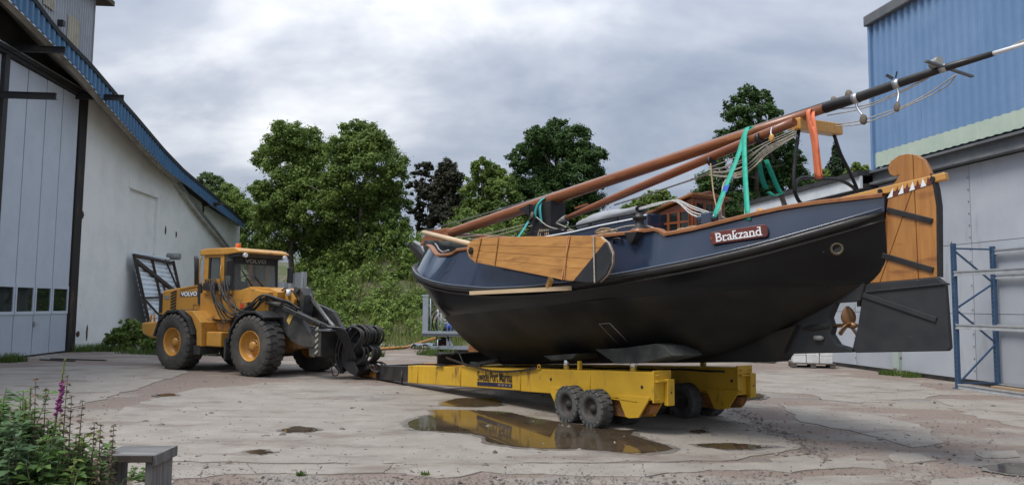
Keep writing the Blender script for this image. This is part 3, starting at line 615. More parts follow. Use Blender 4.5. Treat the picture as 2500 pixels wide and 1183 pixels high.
cols = [-12.0, -9.6, -7.2, -4.8, -2.32, .37, 2.2, 4.05, 5.9, 7.6]; rws = [.10, 1.62, 3.25, 5.10]
for a, b in zip(cols, cols[1:]):
    for c, d in zip(rws, rws[1:]):
        m = MB(); y = random.uniform(0, .008); m.box(a+.008, b-.008, -.05, y, c+.006, d-.006); m.build('wall_panel', M_panelW, wh)
m = MB(); m.box(-12, 7.6, -.05, .02, 0, .10); m.build('base_strip', M_black, wh)
m = MB(); m.box(.25, .49, .0, .10, 0, 1.05); m.build('pillar', mat('rusty_pillar', (.36, .42, .38), (.13, .075, .05), scale=3, rough=.8, lo=.5, hi=.56), wh)
for a in cols[1:-1]:
    m = MB()
    for z in np.arange(.3, 5.0, .28): m.box(a+.03, a+.055, .004, .02, z, z+.022)
    m.build('rivets', M_steelb, wh)['kind'] = 'stuff'
# lean-to roof over the far part
m = MB(); m.prism([(.55, 5.02), (.55, 5.36), (.47, 5.36), (.47, 5.02)], 1.02, 7.9, 'x'); m.build('white_fascia', mat('white_fascia', (.66, .70, .74), (.56, .60, .64), scale=2, rough=.5), wh)
m = MB(); m.prism([(.62, 5.36), (.62, 5.50), (-6, 6.1), (-6, 5.9)], 1.02, 8.0, 'x'); m.build('lean_to_roof', M_roof, wh)
m = MB(); m.prism([(.47, 5.04), (-.05, 5.05), (-.05, 5.15), (.47, 5.15)], 1.015, 7.88, 'x'); m.build('lean_to_soffit', M_black, wh)
m = MB(); m.prism([(-.05, .1), (-12, .1), (-12, 5.1), (-.05, 5.1)], 7.6, 7.8, 'x'); m.build('end_wall', M_panelW, wh)
# pallet rack beside the panels
def rack():
    R0 = Frame((9.73, 16.91, 0), (-.17, 1)); t = thing('pallet_rack', 'empty blue and galvanised pallet rack along the grey panel wall', 'rack', R0.o, R0.rz)
    mb = mat('blue_upright', (.034, .075, .145), (.045, .095, .175), scale=4, rough=.45); mz = mat('galvanised_beam', (.52, .54, .56), (.40, .42, .44), scale=5, rough=.4, metal=.4)
    def frame(u):
        for v, h in ((0, 3.16), (-.98, 3.12)):
            k = MB(); k.box(u-.05, u+.05, v-.035, v-.025, .02, h); k.box(u-.05, u+.05, v+.025, v+.035, .02, h); k.box(u-.05, u-.04, v-.025, v+.025, .02, h)
            p = k.build('upright', mb, t); k = MB(); k.box(u-.09, u+.09, v-.07, v+.07, 0, .02); k.build('foot_plate', mb, p)
            k = MB()
            for z in np.arange(.15, h, .1): k.box(u-.012, u+.012, v+.0352, v+.0365, z, z+.045)
            k.build('slots', M_black, p)['kind'] = 'stuff'
        zz = [.12, 1.02, 1.70, 2.35, 3.0]; pts = [(0, .10), (-.98, .98), (0, 1.72), (-.98, 2.3), (0, 3.02)]
        for (v0, z0), (v1, z1) in zip(pts, pts[1:]): k = MB(); k.bar((u, v0, z0), (u, v1, z1), .03, .035); k.build('brace', mb, t)
        k = MB(); k.bar((u, 0, 3.05), (u, -.98, 3.05), .03, .035); k.build('brace', mb, t); k = MB(); k.bar((u, 0, .12), (u, -.98, .12), .03, .035); k.build('brace', mb, t)
    frame(0); frame(-2.75)
    for v, zs in ((.03, (2.5, 1.35, .06)), (-1.0, (3.0, 2.45, 1.35, .06))):
        for z in zs:
            k = MB(); k.prism([(v-.02, z-.06), (v+.03, z-.06), (v+.03, z-.035), (v+.012, z-.03), (v+.012, z+.02), (v+.03, z+.025), (v+.03, z+.05), (v-.02, z+.05)], -2.7, -.052, 'x'); k.build('beam', mz, t)
rack()
m = MB(); m.box(-2.6, -.1, -.9, -.72, .0, .07); o = m.build('timber_plank', mat('raw_timber', (.42, .30, .18), (.34, .24, .15), scale=4, rough=.8, stretch=(1, 6, 6))); RF = Frame((9.73, 16.91, 0), (-.17, 1)); o.location = RF.o; o.rotation_euler.z = RF.rz
tag(o, 'raw timber plank lying on the ground inside the pallet rack', 'plank')
# pallet with white blocks
def pallet(loc, rz, label, load):
    t = thing('pallet', label, 'pallet', loc, rz, None); wm = mat('pallet_wood', (.120, .105, .092), (.075, .068, .062), scale=5, rough=.9, bump=.2)
    for y in (-.4, -.2, 0, .2, .4): k = MB(); k.box(-.6, .6, y-.07, y+.07, .118, .14); k.build('deck_board', wm, t)
    for y in (-.4, 0, .4):
        for x in (-.52, 0, .52): k = MB(); k.box(x-.07, x+.07, y-.06, y+.06, .02, .118); k.build('block', wm, t)
        k = MB(); k.box(-.6, .6, y-.05, y+.05, 0, .02); k.build('bottom_board', wm, t)
    if not load: return
    bmn = objrand(mat('white_block', (.70, .71, .71), (.58, .58, .57), scale=6, rough=.85, bump=.3), .1); rd = random.Random(3)
    s = thing('block_stack', 'stack of white building blocks strapped on the pallet by the wall', 'blocks', Vector(loc)+Vector((0, 0, .14)), rz)
    for zi in range(2):
        for xi in range(3):
            for yi in range(2): k = MB(); j = rd.uniform(-.012, .012); k.box(-.52+xi*.35+.006+j, -.52+(xi+1)*.35-.006+j, -.38+yi*.38+.005, -.38+(yi+1)*.38-.005, zi*.21+.002, (zi+1)*.21-.002); k.build('block', bmn, s, .012)
pallet((8.75, 22.6, 0), -.25, 'grey wooden pallet under white blocks beside the grey wall', True)
pallet((7.75, 24.6, 0), -.4, 'empty grey pallet on the ground beyond the loaded one', False)
# ------------------------------------------------------------------ yellow boat trailer
BF = Frame((2.14, 11.69, 0), (.563, -.827))     # u runs from bow to stern, v > 0 is the far side
M_yel = mat('trailer_yellow', (.610, .370, .025), (.490, .285, .020), scale=2.0, rough=.5, rvar=.12, bump=.08, bscale=25, detail=8.0, lo=.35, hi=.7, c3=(.13, .065, .025), s3=3.0, lo3=.60, hi3=.74, st3=(1.6, 1.6, .5))
M_rusto = mat('rusty_orange', (.360, .150, .040), (.130, .060, .030), scale=4, rough=.8, bump=.2)
M_orange = mat('faded_orange', (.560, .240, .030), (.42, .17, .03), scale=3, rough=.6, c3=(.10, .05, .03), s3=5, lo3=.6, hi3=.68)
M_rubber = mat('worn_rubber', (.060, .060, .058), (.105, .103, .098), scale=5, rough=.85, bump=.3, bscale=30)
M_rubd = mat('dark_rubber', (.024, .024, .024), (.060, .058, .053), scale=3, rough=.8, bump=.2, bscale=25)
M_rim = mat('brown_rim', (.060, .048, .042), (.030, .026, .024), scale=6, rough=.8)
M_chrome = mat('chrome_ram', (.72, .73, .74), rough=.12, metal=1.0)
M_pad = mat('grey_pad', (.026, .029, .027), (.070, .073, .066), scale=4, rough=.9, bump=.3, bscale=15)
M_navyp = mat('navy_print', (.012, .014, .045), rough=.5); M_dkp = mat('dark_print', (.018, .016, .020), rough=.5)
M_hose = mat('black_hose', (.012, .012, .012), (.026, .026, .026), scale=8, rough=.55)
M_chain = mat('rusty_chain', (.080, .060, .048), (.045, .036, .030), scale=9, rough=.75, metal=.3)
trailer = thing('boat_trailer', 'yellow hydraulic boat trailer under the black sailing boat', 'trailer', BF.o, BF.rz)
zt_ = lambda u: .785 + .056*u
def beam(u0, u1, v0, v1, top=0.0, bot=-.37, name='beam', material=None, par=trailer, bev=.012):
    k = MB(); vs = []
    for u in (u0, u1):
        for v in (v0, v1): vs += [(u, v, zt_(u)+bot), (u, v, zt_(u)+top)]
    k.add(vs, [(0, 1, 3, 2), (4, 6, 7, 5), (0, 4, 5, 1), (2, 3, 7, 6), (1, 5, 7, 3), (0, 2, 6, 4)]); return k.build(name, material or M_yel, par, bev)
for sg in (-1, 1):
    a, b = (sg*1.05, sg*.75); lo, hi = min(a, b), max(a, b); rear = 1.06 if sg < 0 else .95
    bm_ = beam(-6.06, -1.98, lo+.008, hi-.008, -.008, -.362); beam(-1.975, -.22, lo+.003, hi-.003, -.003, -.37, par=trailer); beam(-.215, rear, lo, hi)
    # rear end plate with buffer bracket and bolts
    k = MB(); k.box(rear+.002, rear+.03, lo-.012, hi+.012, zt_(rear)-.40, zt_(rear)+.02); ep = k.build('end_plate', M_yel, trailer, .006)
    c = (lo+hi)/2 + (.045 if sg < 0 else .05); k = MB(); k.box(rear+.03, rear+.10, c-.02, c+.11, zt_(rear)-.44, zt_(rear)-.09); k.build('buffer', M_yel, ep, .01)
    k = MB(); k.box(rear+.03, rear+.09, lo+.01, c-.021, zt_(rear)-.125, zt_(rear)-.105); k.build('shelf', M_yel, ep)
    for bx in (lo+.035, lo+.075, hi-.075, hi-.035):
        for bz in (-.045, -.36): k = MB(); k.cyl((rear+.03, bx, zt_(rear)+bz), (rear+.045, bx, zt_(rear)+bz), .013, 6); k.build('bolt', M_yel, ep)
    k = MB(); k.cyl((rear+.101, c+.045, zt_(rear)-.27), (rear+.104, c+.045, zt_(rear)-.27), .014, 10); k.build('bolt_hole', M_black, ep)
    for u, z in ((-1.15, -.15), (.86, -.20)):
        s_ = lo-.001 if sg < 0 else lo-.001; k = MB(); k.cyl((u, s_-.004, zt_(u)+z), (u, s_, zt_(u)+z), .024, 12); k.build('bolt_hole', M_black, trailer)
    k = MB(); k.box(-1.0, .78, lo-.012, lo-.002, zt_(0)-.37, zt_(0)-.355); k.build('weld_strip', M_yel, trailer)
    # bogie: gussets, rocker, wheels
    sideo = lo-.012 if sg < 0 else hi-.018
    def gus(pts):
        k = MB(); k.prism([(u, z) for u, z in pts], sideo, sideo+.03, 'y'); k.build('gusset', M_yel, trailer, .004); k = MB(); k.prism(pts, (hi if sg < 0 else lo)-.03, (hi if sg < 0 else lo), 'y'); k.build('gusset', M_yel, trailer)
    zb0 = zt_(0)-.36
    gus([(-1.22, zb0+.02), (-.72, zb0+.06), (-.78, zb0-.13), (-.90, zb0-.22), (-1.02, zb0-.22)]); gus([(.38, zb0+.06), (1.02, zb0+.09), (.80, zb0-.20), (.62, zb0-.23), (.55, zb0-.22)])
    k = MB(); vc = (lo+hi)/2; k.prism([(-.95, .30), (-.80, .40), (.62, .42), (.98, .40), (.92, .28), (.55, .18), (-.6, .16), (-.9, .22)], vc-.06, vc+.06, 'y'); k.build('rocker_beam', M_rusto, trailer, .01)
wheel_proto = None
def lug_wheel():
    """small solid tyre with sideways lugs, axle along y, centre at origin"""
    R = .262; w = .105; k = MB()
    prof = [(R*.56, -w*.86), (R*.62, -w), (R*.90, -w*1.0), (R*.97, -w*.78), (R*.985, -w*.3), (R*.985, w*.3), (R*.97, w*.78), (R*.90, w*1.0), (R*.62, w), (R*.56, w*.86)]
    k.lathe(prof, (0, 0, 0), (0, 1, 0), 30)
    t = k.build('tyre', M_rubber); t.location = (0, 0, 0)
    for sgn in (-1, 1):
        l = MB()
        for i in range(18):
            a = 2*PI*i/18 + (0 if sgn < 0 else PI/18); c, s = math.cos(a), math.sin(a); d = .036
            def P(r, y, tt): return (r*c - tt*s, y, r*s + tt*c)
            l.add([P(R*.78, sgn*w*1.0, -d*.4), P(R*.78, sgn*w*1.0, d*.4), P(R*.96, sgn*w*1.06, d), P(R*.96, sgn*w*1.06, -d), P(R*1.03, sgn*w*.9, -d), P(R*1.03, sgn*w*.9, d), P(R*1.0, sgn*w*.05, d*.6), P(R*1.0, sgn*w*.05, -d*.6)],
                  [(0, 1, 2, 3), (3, 2, 5, 4), (4, 5, 6, 7), (1, 6, 5, 2), (0, 3, 4, 7), (0, 7, 6, 1)])
        o = l.build('tread_lugs', M_rubber, t); o['kind'] = 'stuff'
    r = MB(); r.lathe([(R*.575, -w*.9), (R*.54, -w*.9), (R*.50, -w*.45), (R*.42, -w*.3), (R*.2, -w*.3), (R*.19, -w*.55), (0.001, -w*.58)], (0, 0, 0), (0, 1, 0), 24)
    r.lathe([(R*.575, w*.9), (R*.54, w*.9), (R*.50, w*.45), (R*.42, w*.3), (R*.2, w*.3), (R*.19, w*.55), (0.001, w*.58)], (0, 0, 0), (0, 1, 0), 24)
    r.build('rim', M_rim, t); return t
for i, (u, v) in enumerate([(-.50, -1.17), (.05, -1.17), (-.50, -.63), (.05, -.63), (-.50, .63), (.05, .63), (-.50, 1.17), (.05, 1.17)]):
    o = lug_wheel() if i == 0 else dup(wheel_proto, trailer)
    if i == 0: wheel_proto = o; o.parent = trailer
    o.location = (u, v, .268); o.rotation_euler = (0, random.uniform(0, 1), 0)
for u in (-.5, .05):
    for s in (-1, 1): k = MB(); k.cyl((u, s*.55, .268), (u, s*1.2, .268), .05, 10); k.build('axle', M_rim, trailer)
# cross members, front legs and hitch
k = MB(); k.box(-5.3, -5.1, -.75, .75, zt_(-5.2)-.30, zt_(-5.2)-.04); k.build('cross_member', M_yel, trailer); k = MB(); k.box(-2.1, -1.95, -.75, .75, .3, .5); k.build('cross_member', M_yel, trailer)
cgz = zt_(-4.6)
k = MB(); k.box(-4.85, -4.55, -1.1, 1.1, cgz+.01, cgz+.035); k.box(-4.72, -4.68, -1.1, 1.1, cgz+.035, cgz+.21); k.box(-4.85, -4.55, -1.1, 1.1, cgz+.21, cgz+.235); k.build('girder', M_black, trailer)
fz = lambda px: BF.at(px, 915, -.9).x
u1, u2, u3 = fz(993), fz(930), fz(878)
beam(u2, -6.06, -1.02, -.78, -.03, -.345, 'drawbar_sleeve', M_black); beam(u2-.03, u2, -1.03, -.77, -.02, -.355, 'drawbar_collar', M_rusto); beam(u3, u2-.03, -.99, -.81, -.05, -.30, 'drawbar', M_orange)
beam(u3, -6.06, .80, 1.0, -.05, -.33, 'drawbar', M_orange); beam(u3-.12, u3, -1.0, 1.0, -.06, -.30, 'drawbar', M_black)
k = MB(); k.cyl((-6.35, -1.03, .3), (-6.35, -1.03, -.0+.02), .02, 8); k.build('lock_pin', M_black, trailer)
k = MB(); k.lathe([(.10, -.07), (.20, -.07), (.21, 0), (.20, .07), (.10, .07)], (-5.85, -.35, .50), (.3, 1, 0), 20); k.build('spare_wheel', M_rubd, trailer)
# rams and padded supports
for (x, y, v, r) in ((1547, 905, -.93, .05), (1383, 896, -.93, .045), (1717, 900, .9, .05), (1250, 890, .9, .045)):
    p = BF.at(x, y, v); zt0 = zt_(p.x); k = MB(); k.cyl((p.x, v, zt0-.05), (p.x, v, zt0+.24), r, 18); k.build('hydraulic_ram', M_chrome, trailer)
def pad(px, v0, v1, dz=0.0):
    pts = [BF.at(x, y, v0) for x, y in px]; k = MB(); n = len(pts); sh = .30
    k.add([(p.x, v0, p.z) for p in pts] + [(p.x, v1, p.z + dz) for p in pts], [tuple(range(n)), tuple(range(2*n-1, n-1, -1))] + [(i, n+i, n+(i+1) % n, (i+1) % n) for i in range(n)]); return k.build('support_pad', M_pad, trailer, .015)
pad([(1452, 852), (1515, 849), (1600, 838), (1620, 844), (1646, 868), (1570, 886), (1500, 887)], -1.0, -.45)
pad([(1325, 868), (1410, 862), (1395, 876), (1345, 880)], -1.0, -.5)
k = MB(); a = BF.at(1412, 905, -1.0); k.box(a.x-.025, a.x+.025, -1.0, -.95, zt_(a.x), zt_(a.x)+.13); k.build('stop_lug', M_yel, trailer)
# name on the near beam
def on_beam(px, py): return BF.at(px, py, -1.05)
A, Bq = on_beam(1165, 933), on_beam(1250, 938); C_ = on_beam(1165, 905)
ux = Vector((1, 0, .056)).normalized(); ctr = Vector(((A.x+Bq.x)/2, -1.052, (C_.z + A.z)/2 + .052)); wd = Bq.x - A.x
k = MB(); k.add([ctr + ux*(-wd/2) + Vector((0, 0, -.17)), ctr + ux*(wd/2) + Vector((0, 0, -.17)), ctr + ux*(wd/2) + Vector((0, 0, -.105)), ctr + ux*(-wd/2) + Vector((0, 0, -.105))], [(0, 1, 2, 3)]); sb = k.build('sign_band', M_navyp, trailer)
tx = lettering('lettering', 'Swede Port Marina', M_dkp, trailer, basis(ctr + Vector((0, -.001, -.012)), ux, (0, 0, 1)), .235, .001, .002, 1.0)
w0 = tx.dimensions.x; me = tx.data
xs = [ (v.co - ctr).dot(ux) for v in me.vertices ]; sc = wd*.99/(max(xs)-min(xs)); mid_ = (max(xs)+min(xs))/2
for v in me.vertices: d_ = (v.co-ctr).dot(ux); v.co += ux*((d_-mid_)*sc - d_)
k = MB()   # the small print at the band's right end is too worn to read: pale worn marks in four groups
for g0, n_ in ((.62, 5), (.72, 5), (.82, 4), (.92, 4)):
    for q in range(n_):
        c_ = ctr + ux*(wd*(g0-.5+q*.016)) + Vector((0, -.0015, -.137)); a_ = ux*.0045; b_ = Vector((0, 0, .012 + .004*((q*7) % 3)))
        k.add([c_-a_-b_, c_+a_-b_, c_+a_+b_, c_-a_+b_], [(0, 1, 2, 3)])
k.build('worn_print', mat('worn_print', (.34, .28, .22), rough=.6), sb)['kind'] = 'stuff'
# chain hanging along the beam
pts = sag(BF.at(1090, 872, -1.08), BF.at(1200, 905, -1.08), .02, 14) + sag(BF.at(1200, 905, -1.08), BF.at(1310, 897, -1.08), .03, 16)[1:]
k = MB(); pts = catmull(pts, 3)
for i, (a, b) in enumerate(zip(pts, pts[1:])): k.bar(a, a.lerp(b, 1.15), .038 if i % 2 else .014, .014 if i % 2 else .038)
o = k.build('chain', M_chain, trailer); o['kind'] = 'stuff'
k = MB(); p = BF.at(1316, 895, -1.06); k.tube([p + Vector((math.cos(t)*.035, 0, math.sin(t)*.035)) for t in np.linspace(0, 2*PI, 12)], .010, 6); k.build('shackle', M_yel, trailer)

for j, (v, dz) in enumerate(((-.72, -.06), (-.70, -.12), (.72, -.06))):
    k = MB(); k.tube(catmull([(u, v + .012*math.sin(3*u+j), zt_(u)+dz+.012*math.sin(5*u+j)) for u in np.arange(-6.0, .9, .45)], 2), .016, 6); k.build('hydraulic_hose', M_hose, trailer)
for u in (-5.6, -3.9, -1.97, -.21):
    k = MB(); k.tube([(u, -1.053, zt_(u)-.36), (u, -1.055, zt_(u)-.18), (u, -1.053, zt_(u)-.006)], .007, 5); k.build('weld_bead', M_yel, trailer)
k = MB(); k.tube(catmull([(-5.9, -.9, zt_(-5.9)+.015), (-5.3, -.86, zt_(-5.3)+.02), (-4.9, -.9, zt_(-4.9)+.02), (-4.4, -.84, zt_(-4.4)+.26), (-4.0, -.9, zt_(-4.0)+.03), (-3.4, -.92, zt_(-3.4)+.02)], 5), .018, 6); k.build('hydraulic_hose', M_hose, trailer)
for i, (u, v, r_) in enumerate(((-3.95, -.80, .07), (-3.7, -.72, .06), (-3.5, -.86, .08), (-3.85, -.62, .06))):
    k = MB(); k.tube([(u, v, zt_(u)+.05), (u+.35, v+.05*i, zt_(u)+.06+.03*i)], r_*.5, 8); k.build('timber_wedge', M_pad, trailer)
# ------------------------------------------------------------------ the sailing boat
M_navy = mat('navy_gloss', (.019, .031, .060), (.024, .038, .070), scale=1.0, rough=.16, rvar=.04, spec=.6, coat=.8)
def hull_material():
    m = mat('hull_black', (.004, .0046, .006), (.0065, .007, .008), scale=2, rough=.33, rvar=.08, bump=.03, bscale=8)
    N = m.node_tree.nodes; L = m.node_tree.links; b = N['Principled BSDF']; t = N.new('ShaderNodeTexCoord'); s = N.new('ShaderNodeSeparateXYZ'); L.new(t.outputs['Object'], s.inputs[0])
    a = N.new('ShaderNodeMath'); a.operation = 'MULTIPLY_ADD'; a.inputs[1].default_value = -.068; L.new(s.outputs[0], a.inputs[0]); L.new(s.outputs[2], a.inputs[2])
    r = N.new('ShaderNodeMapRange'); r.inputs['From Min'].default_value = 1.755; r.inputs['From Max'].default_value = 1.745; L.new(a.outputs[0], r.inputs['Value'])
    n = N.new('ShaderNodeTexNoise'); n.inputs['Scale'].default_value = 1.3; n.inputs['Detail'].default_value = 6; L.new(t.outputs['Object'], n.inputs['Vector'])
    cr = N.new('ShaderNodeValToRGB'); L.new(n.outputs['Fac'], cr.inputs[0]); cr.color_ramp.elements[0].position = .4; cr.color_ramp.elements[0].color = (.0085, .0088, .0092, 1); cr.color_ramp.elements[1].position = .72; cr.color_ramp.elements[1].color = (.034, .028, .021, 1)
    x = N.new('ShaderNodeMix'); x.data_type = 'RGBA'; L.new(r.outputs[0], x.inputs['Factor']); L.new(b.inputs['Base Color'].links[0].from_socket, x.inputs['A']); L.new(cr.outputs[0], x.inputs['B']); L.new(x.outputs['Result'], b.inputs['Base Color'])
    y = N.new('ShaderNodeMix'); y.data_type = 'FLOAT'; L.new(r.outputs[0], y.inputs['Factor']); y.inputs['A'].default_value = .19; y.inputs['B'].default_value = .55; b.inputs['Specular IOR Level'].default_value = .3; L.new(y.outputs[0], b.inputs['Roughness'])
    return m
M_hull = hull_material()
def woodmat(name, c, c2, rough=.35, sc=1.0, st=(.6, 9, 9), coat=.25, c3=None):
    return mat(name, c, c2, scale=2.2*sc, rough=rough, stretch=st, bump=.06, bscale=12, detail=8, lo=.3, hi=.7, coat=coat, c3=c3, s3=2.2, lo3=.55, hi3=.72, st3=(.7, 3, 3))
M_rail = woodmat('varnished_rail', (.330, .130, .036), (.200, .070, .020))
M_mast = woodmat('varnished_mast', (.285, .102, .034), (.165, .052, .019), c3=(.38, .17, .065))
M_boom = woodmat('varnished_boom', (.250, .084, .029), (.160, .048, .018))
M_pine = objrand(woodmat('pine_board', (.520, .265, .075), (.370, .165, .042), rough=.5, st=(.8, 8, 8), c3=(.24, .10, .028)), .13)
M_pinev = objrand(woodmat('pine_rudder', (.480, .220, .055), (.340, .135, .032), rough=.45, st=(8, 8, .8), c3=(.21, .078, .022)), .14)
M_ash = woodmat('ash_tiller', (.600, .330, .085), (.480, .230, .055), rough=.4); M_bare = woodmat('bare_spar', (.62, .48, .31), (.50, .36, .22), rough=.55, coat=0)
M_teak = woodmat('teak_house', (.260, .078, .026), (.175, .048, .017), rough=.4); M_afl = mat('antifouling_grey', (.017, .0185, .022), (.028, .030, .033), scale=3, rough=.7, c3=(.10, .10, .10), s3=9, lo3=.68, hi3=.74)
M_iron = mat('black_iron', (.012, .0115, .012), (.022, .019, .018), scale=6, rough=.5, bump=.1); M_rope = mat('pale_rope', (.40, .37, .32), (.28, .25, .21), scale=20, rough=.9); M_ropet = mat('tan_rope', (.36, .26, .15), (.26, .18, .10), scale=20, rough=.9)
M_whitep = mat('white_paint', (.78, .79, .80), rough=.35); M_redp = mat('dark_red_paint', (.150, .034, .026), (.105, .024, .018), scale=4, rough=.4); M_brass = mat('bronze', (.330, .190, .095), (.230, .120, .060), scale=8, rough=.42, metal=.75)
M_green_s = mat('green_webbing', (.020, .380, .270), (.016, .320, .225), scale=12, rough=.7); M_teal = mat('teal_webbing', (.025, .300, .300), (.020, .240, .240), scale=12, rough=.7); M_orng = mat('orange_webbing', (.700, .190, .085), (.60, .15, .065), scale=12, rough=.75); M_bluew = mat('blue_webbing', (.03, .10, .45), rough=.7)
M_cover = mat('grey_cover', (.300, .315, .335), (.250, .262, .280), scale=3, rough=.8, bump=.4, bscale=5); M_whiter = mat('white_rope', (.62, .62, .60), (.48, .48, .46), scale=20, rough=.85)
M_glint = mat('moulding_glint', (.10, .12, .16), rough=.15, spec=.6, coat=.4)  # moulding colour lightened to paint in the glint along the strake
M_cord = mat('tan_cord', (.60, .30, .13), (.50, .24, .10), scale=15, rough=.8)
boat = thing('sailing_boat', 'black and navy wooden railed sailing boat with lowered mast on the yellow trailer', 'boat', BF.o, BF.rz)
bvp = [(-6.6, .0), (-6.55, .28), (-6.4, .55), (-6.1, .88), (-5.6, 1.18), (-5, 1.38), (-4, 1.56), (-2.5, 1.64), (-1, 1.64), (.5, 1.52), (1.5, 1.32), (2.3, 1.02), (3.0, .64), (3.5, .26), (3.72, .07)]
zrp = [(-6.6, 2.60), (-5.9, 2.45), (-5.45, 2.34), (-4.94, 2.215), (-4.3, 2.105), (-3.37, 2.0), (-1.97, 1.922), (-.86, 1.934), (.03, 1.99), (.77, 2.067), (1.4, 2.149), (1.93, 2.235), (2.4, 2.337), (2.81, 2.447), (3.18, 2.57), (3.52, 2.696), (3.72, 2.775)]
zsp = [(-6.6, 2.98), (-6, 2.93), (-5.3, 2.87), (-4.95, 2.80), (-4.75, 2.70), (-4.5, 2.63), (-3.85, 2.595), (-3.62, 2.615), (-3.45, 2.66), (-2.85, 2.662), (-1, 2.636), (.3, 2.636), (1.0, 2.66), (1.32, 2.68), (1.39, 2.66), (1.47, 2.607), (1.85, 2.657), (2.33, 2.752), (2.75, 2.844), (3.13, 2.90), (3.48, 2.935), (3.72, 2.96)]
kp = [(-6.6, .30), (-6.3, .30), (-5, .26), (-3.5, .18), (-1, .13), (1.5, .11), (2.8, .08), (3.5, .04), (3.72, .01)]
zbp = [(-6.6, 2.5), (-6.45, 2.10), (-6.2, 1.72), (-5.8, 1.30), (-5.3, .95), (-4.8, .74), (-4.3, .62), (-3.4, .63), (-1, .80), (.6, .92), (1.3, 1.02), (1.9, 1.20), (2.5, 1.50), (3.0, 1.72), (3.4, 1.90), (3.72, 2.05)]
enp = [(-6.6, 1.35), (-5.8, 1.10), (-5, 1.10), (-4, 1.30), (-2, 1.75), (.5, 1.75), (1.8, 1.65), (2.6, 1.55), (3.3, 1.3), (3.72, 1.2)]
def smooth_tab(p):
    xs = np.array([a for a, _ in p]); ys = np.array([b for _, b in p]); return lambda u: float(np.interp(u, xs, ys))
B_ = smooth_tab(bvp); ZR = smooth_tab(zrp); ZS_ = smooth_tab(zsp); KK = smooth_tab(kp); ZB_ = smooth_tab(zbp); EN = smooth_tab(enp)
Ust = [-6.6, -6.58, -6.5, -6.4, -6.25, -6.1, -5.85, -5.6, -5.3] + list(np.arange(-5.0, 3.5, .2)) + [3.5, 3.62, 3.72]
Ust = sorted(set(round(float(x), 3) for x in Ust + [-4.75, -4.5, -3.62, -3.45, 1.32, 1.39, 1.47]))
def sm(fn, u, d=.22): return (fn(u-d) + 2*fn(u) + fn(u+d))/4 if -6.2 < u < 3.4 else fn(u)
def halfb(u): return sm(B_, u)
def sheer(u): return max(0, halfb(u) - min(KK(u), halfb(u)*.6))
def section(u, n=14):
    b = halfb(u); zr = sm(ZR, u); zb = sm(ZB_, u); e = EN(u); out = []
    sup = []
    for i in range(n+1):
        t = i/n*PI/2; sup.append((b*math.sin(t)**(2/e), zr - (zr-zb)*math.cos(t)**(2/e)))
    # flat-sided shape with a chine near the waterline, blended in amidships
    k = interp(u, [(-5.2, 0), (-4.4, .3), (-3.2, 1), (1.2, 1), (2.4, .5), (3.3, 0)])
    zc = max(zb+.25, min(zr-.16, 1.74 + .068*u)); bc = b*.955; hard = []
    for i in range(n+1):
        f = i/n
        if f <= .75: s = f/.75; hard.append((bc*s**.80, zb + (zc-zb)*s**1.55))
        else: s = (f-.75)/.25; hard.append((bc + (b-bc)*s, zc + (zr-zc)*s))
    return [(p[0]*(1-k)+q[0]*k, p[1]*(1-k)+q[1]*k) for p, q in zip(sup, hard)]
def hull_hit(x, y):
    d = ray(x, y); t = 6.0
    while t < 22:
        q = BF.loc(EYEV + d*t); u = q.x
        if -6.6 < u < 3.72 and q.y < 0:
            zr = sm(ZR, u); zs = ZS_(u); k = max(0, min(1, (q.z-zr)/(zs-zr)))
            if q.z >= zr: bb = halfb(u) + (sheer(u)-halfb(u))*k
            else:
                sc_ = section(u); bb = float(np.interp(q.z, [p[1] for p in sc_], [p[0] for p in sc_], left=0))
            if -q.y <= bb: return q
        t += .006
    return BF.at(x, y, -1.0)
m = MB()
for sg in (-1, 1): m.grid([[(u, sg*v, z) for v, z in section(u)] for u in Ust])
m.build('hull', M_hull, boat)
m = MB()
for sg in (-1, 1):
    rows = []
    for u in Ust:
        b0, b1, z0, z1 = halfb(u), sheer(u), sm(ZR, u), ZS_(u); rows.append([(u, sg*(b0+(b1-b0)*k), z0+(z1-z0)*k) for k in (0, .33, .66, 1)])
    m.grid(rows)
up_ = m.build('topside_strake', M_navy, boat)
for sg in (-1, 1):
    m = MB(); m.tube([(u, sg*(halfb(u)+.012), sm(ZR, u)) for u in Ust], [.052 if -6.55 < u < 3.6 else .03 for u in Ust], 10); m.build('rubbing_strake', M_iron, boat)
    m = MB(); m.tube([(u, sg*(halfb(u)+.045), sm(ZR, u)+.052) for u in Ust], .012, 6); m.build('strake_moulding', M_glint, boat)
    m = MB(); m.tube([(u, sg*(halfb(u)+.010), sm(ZR, u)-.085) for u in Ust], .018, 6); m.build('lower_moulding', M_iron, boat)
    m = MB(); prof = [(-.075, -.005), (-.075, .03), (-.055, .042), (.03, .042), (.045, .03), (.045, -.005)]
    rows = [[(u, sg*(sheer(u) - dv) if sheer(u) > .05 else sg*.0 - dv*.2, ZS_(u)+dz) for dv, dz in ([(-b, z) for b, z in prof[::-1]] + [(-prof[-1][0], prof[-1][1])])] for u in Ust]
    m.grid(rows, False); m.build('rail_cap', M_rail, boat)
m = MB(); m.grid([[(u, s*max(0, sheer(u)-.02), ZS_(u)-.16 + .04*(1-abs(s))) for s in (-1, -.6, -.2, .2, .6, 1)] for u in Ust]); m.build('deck', mat('deck_paint', (.10, .12, .15), rough=.6), boat)
def clpoly(px, v=0.0): return [(lambda q: (q.x, q.z))(BF.at(x, y, v)) for x, y in px]
def plate(name, px, v0, v1, material, parent=boat, v=None, bev=.008):
    k = MB(); k.prism(clpoly(px, (v0+v1)/2 if v is None else v), v0, v1, 'y'); return k.build(name, material, parent, bev)
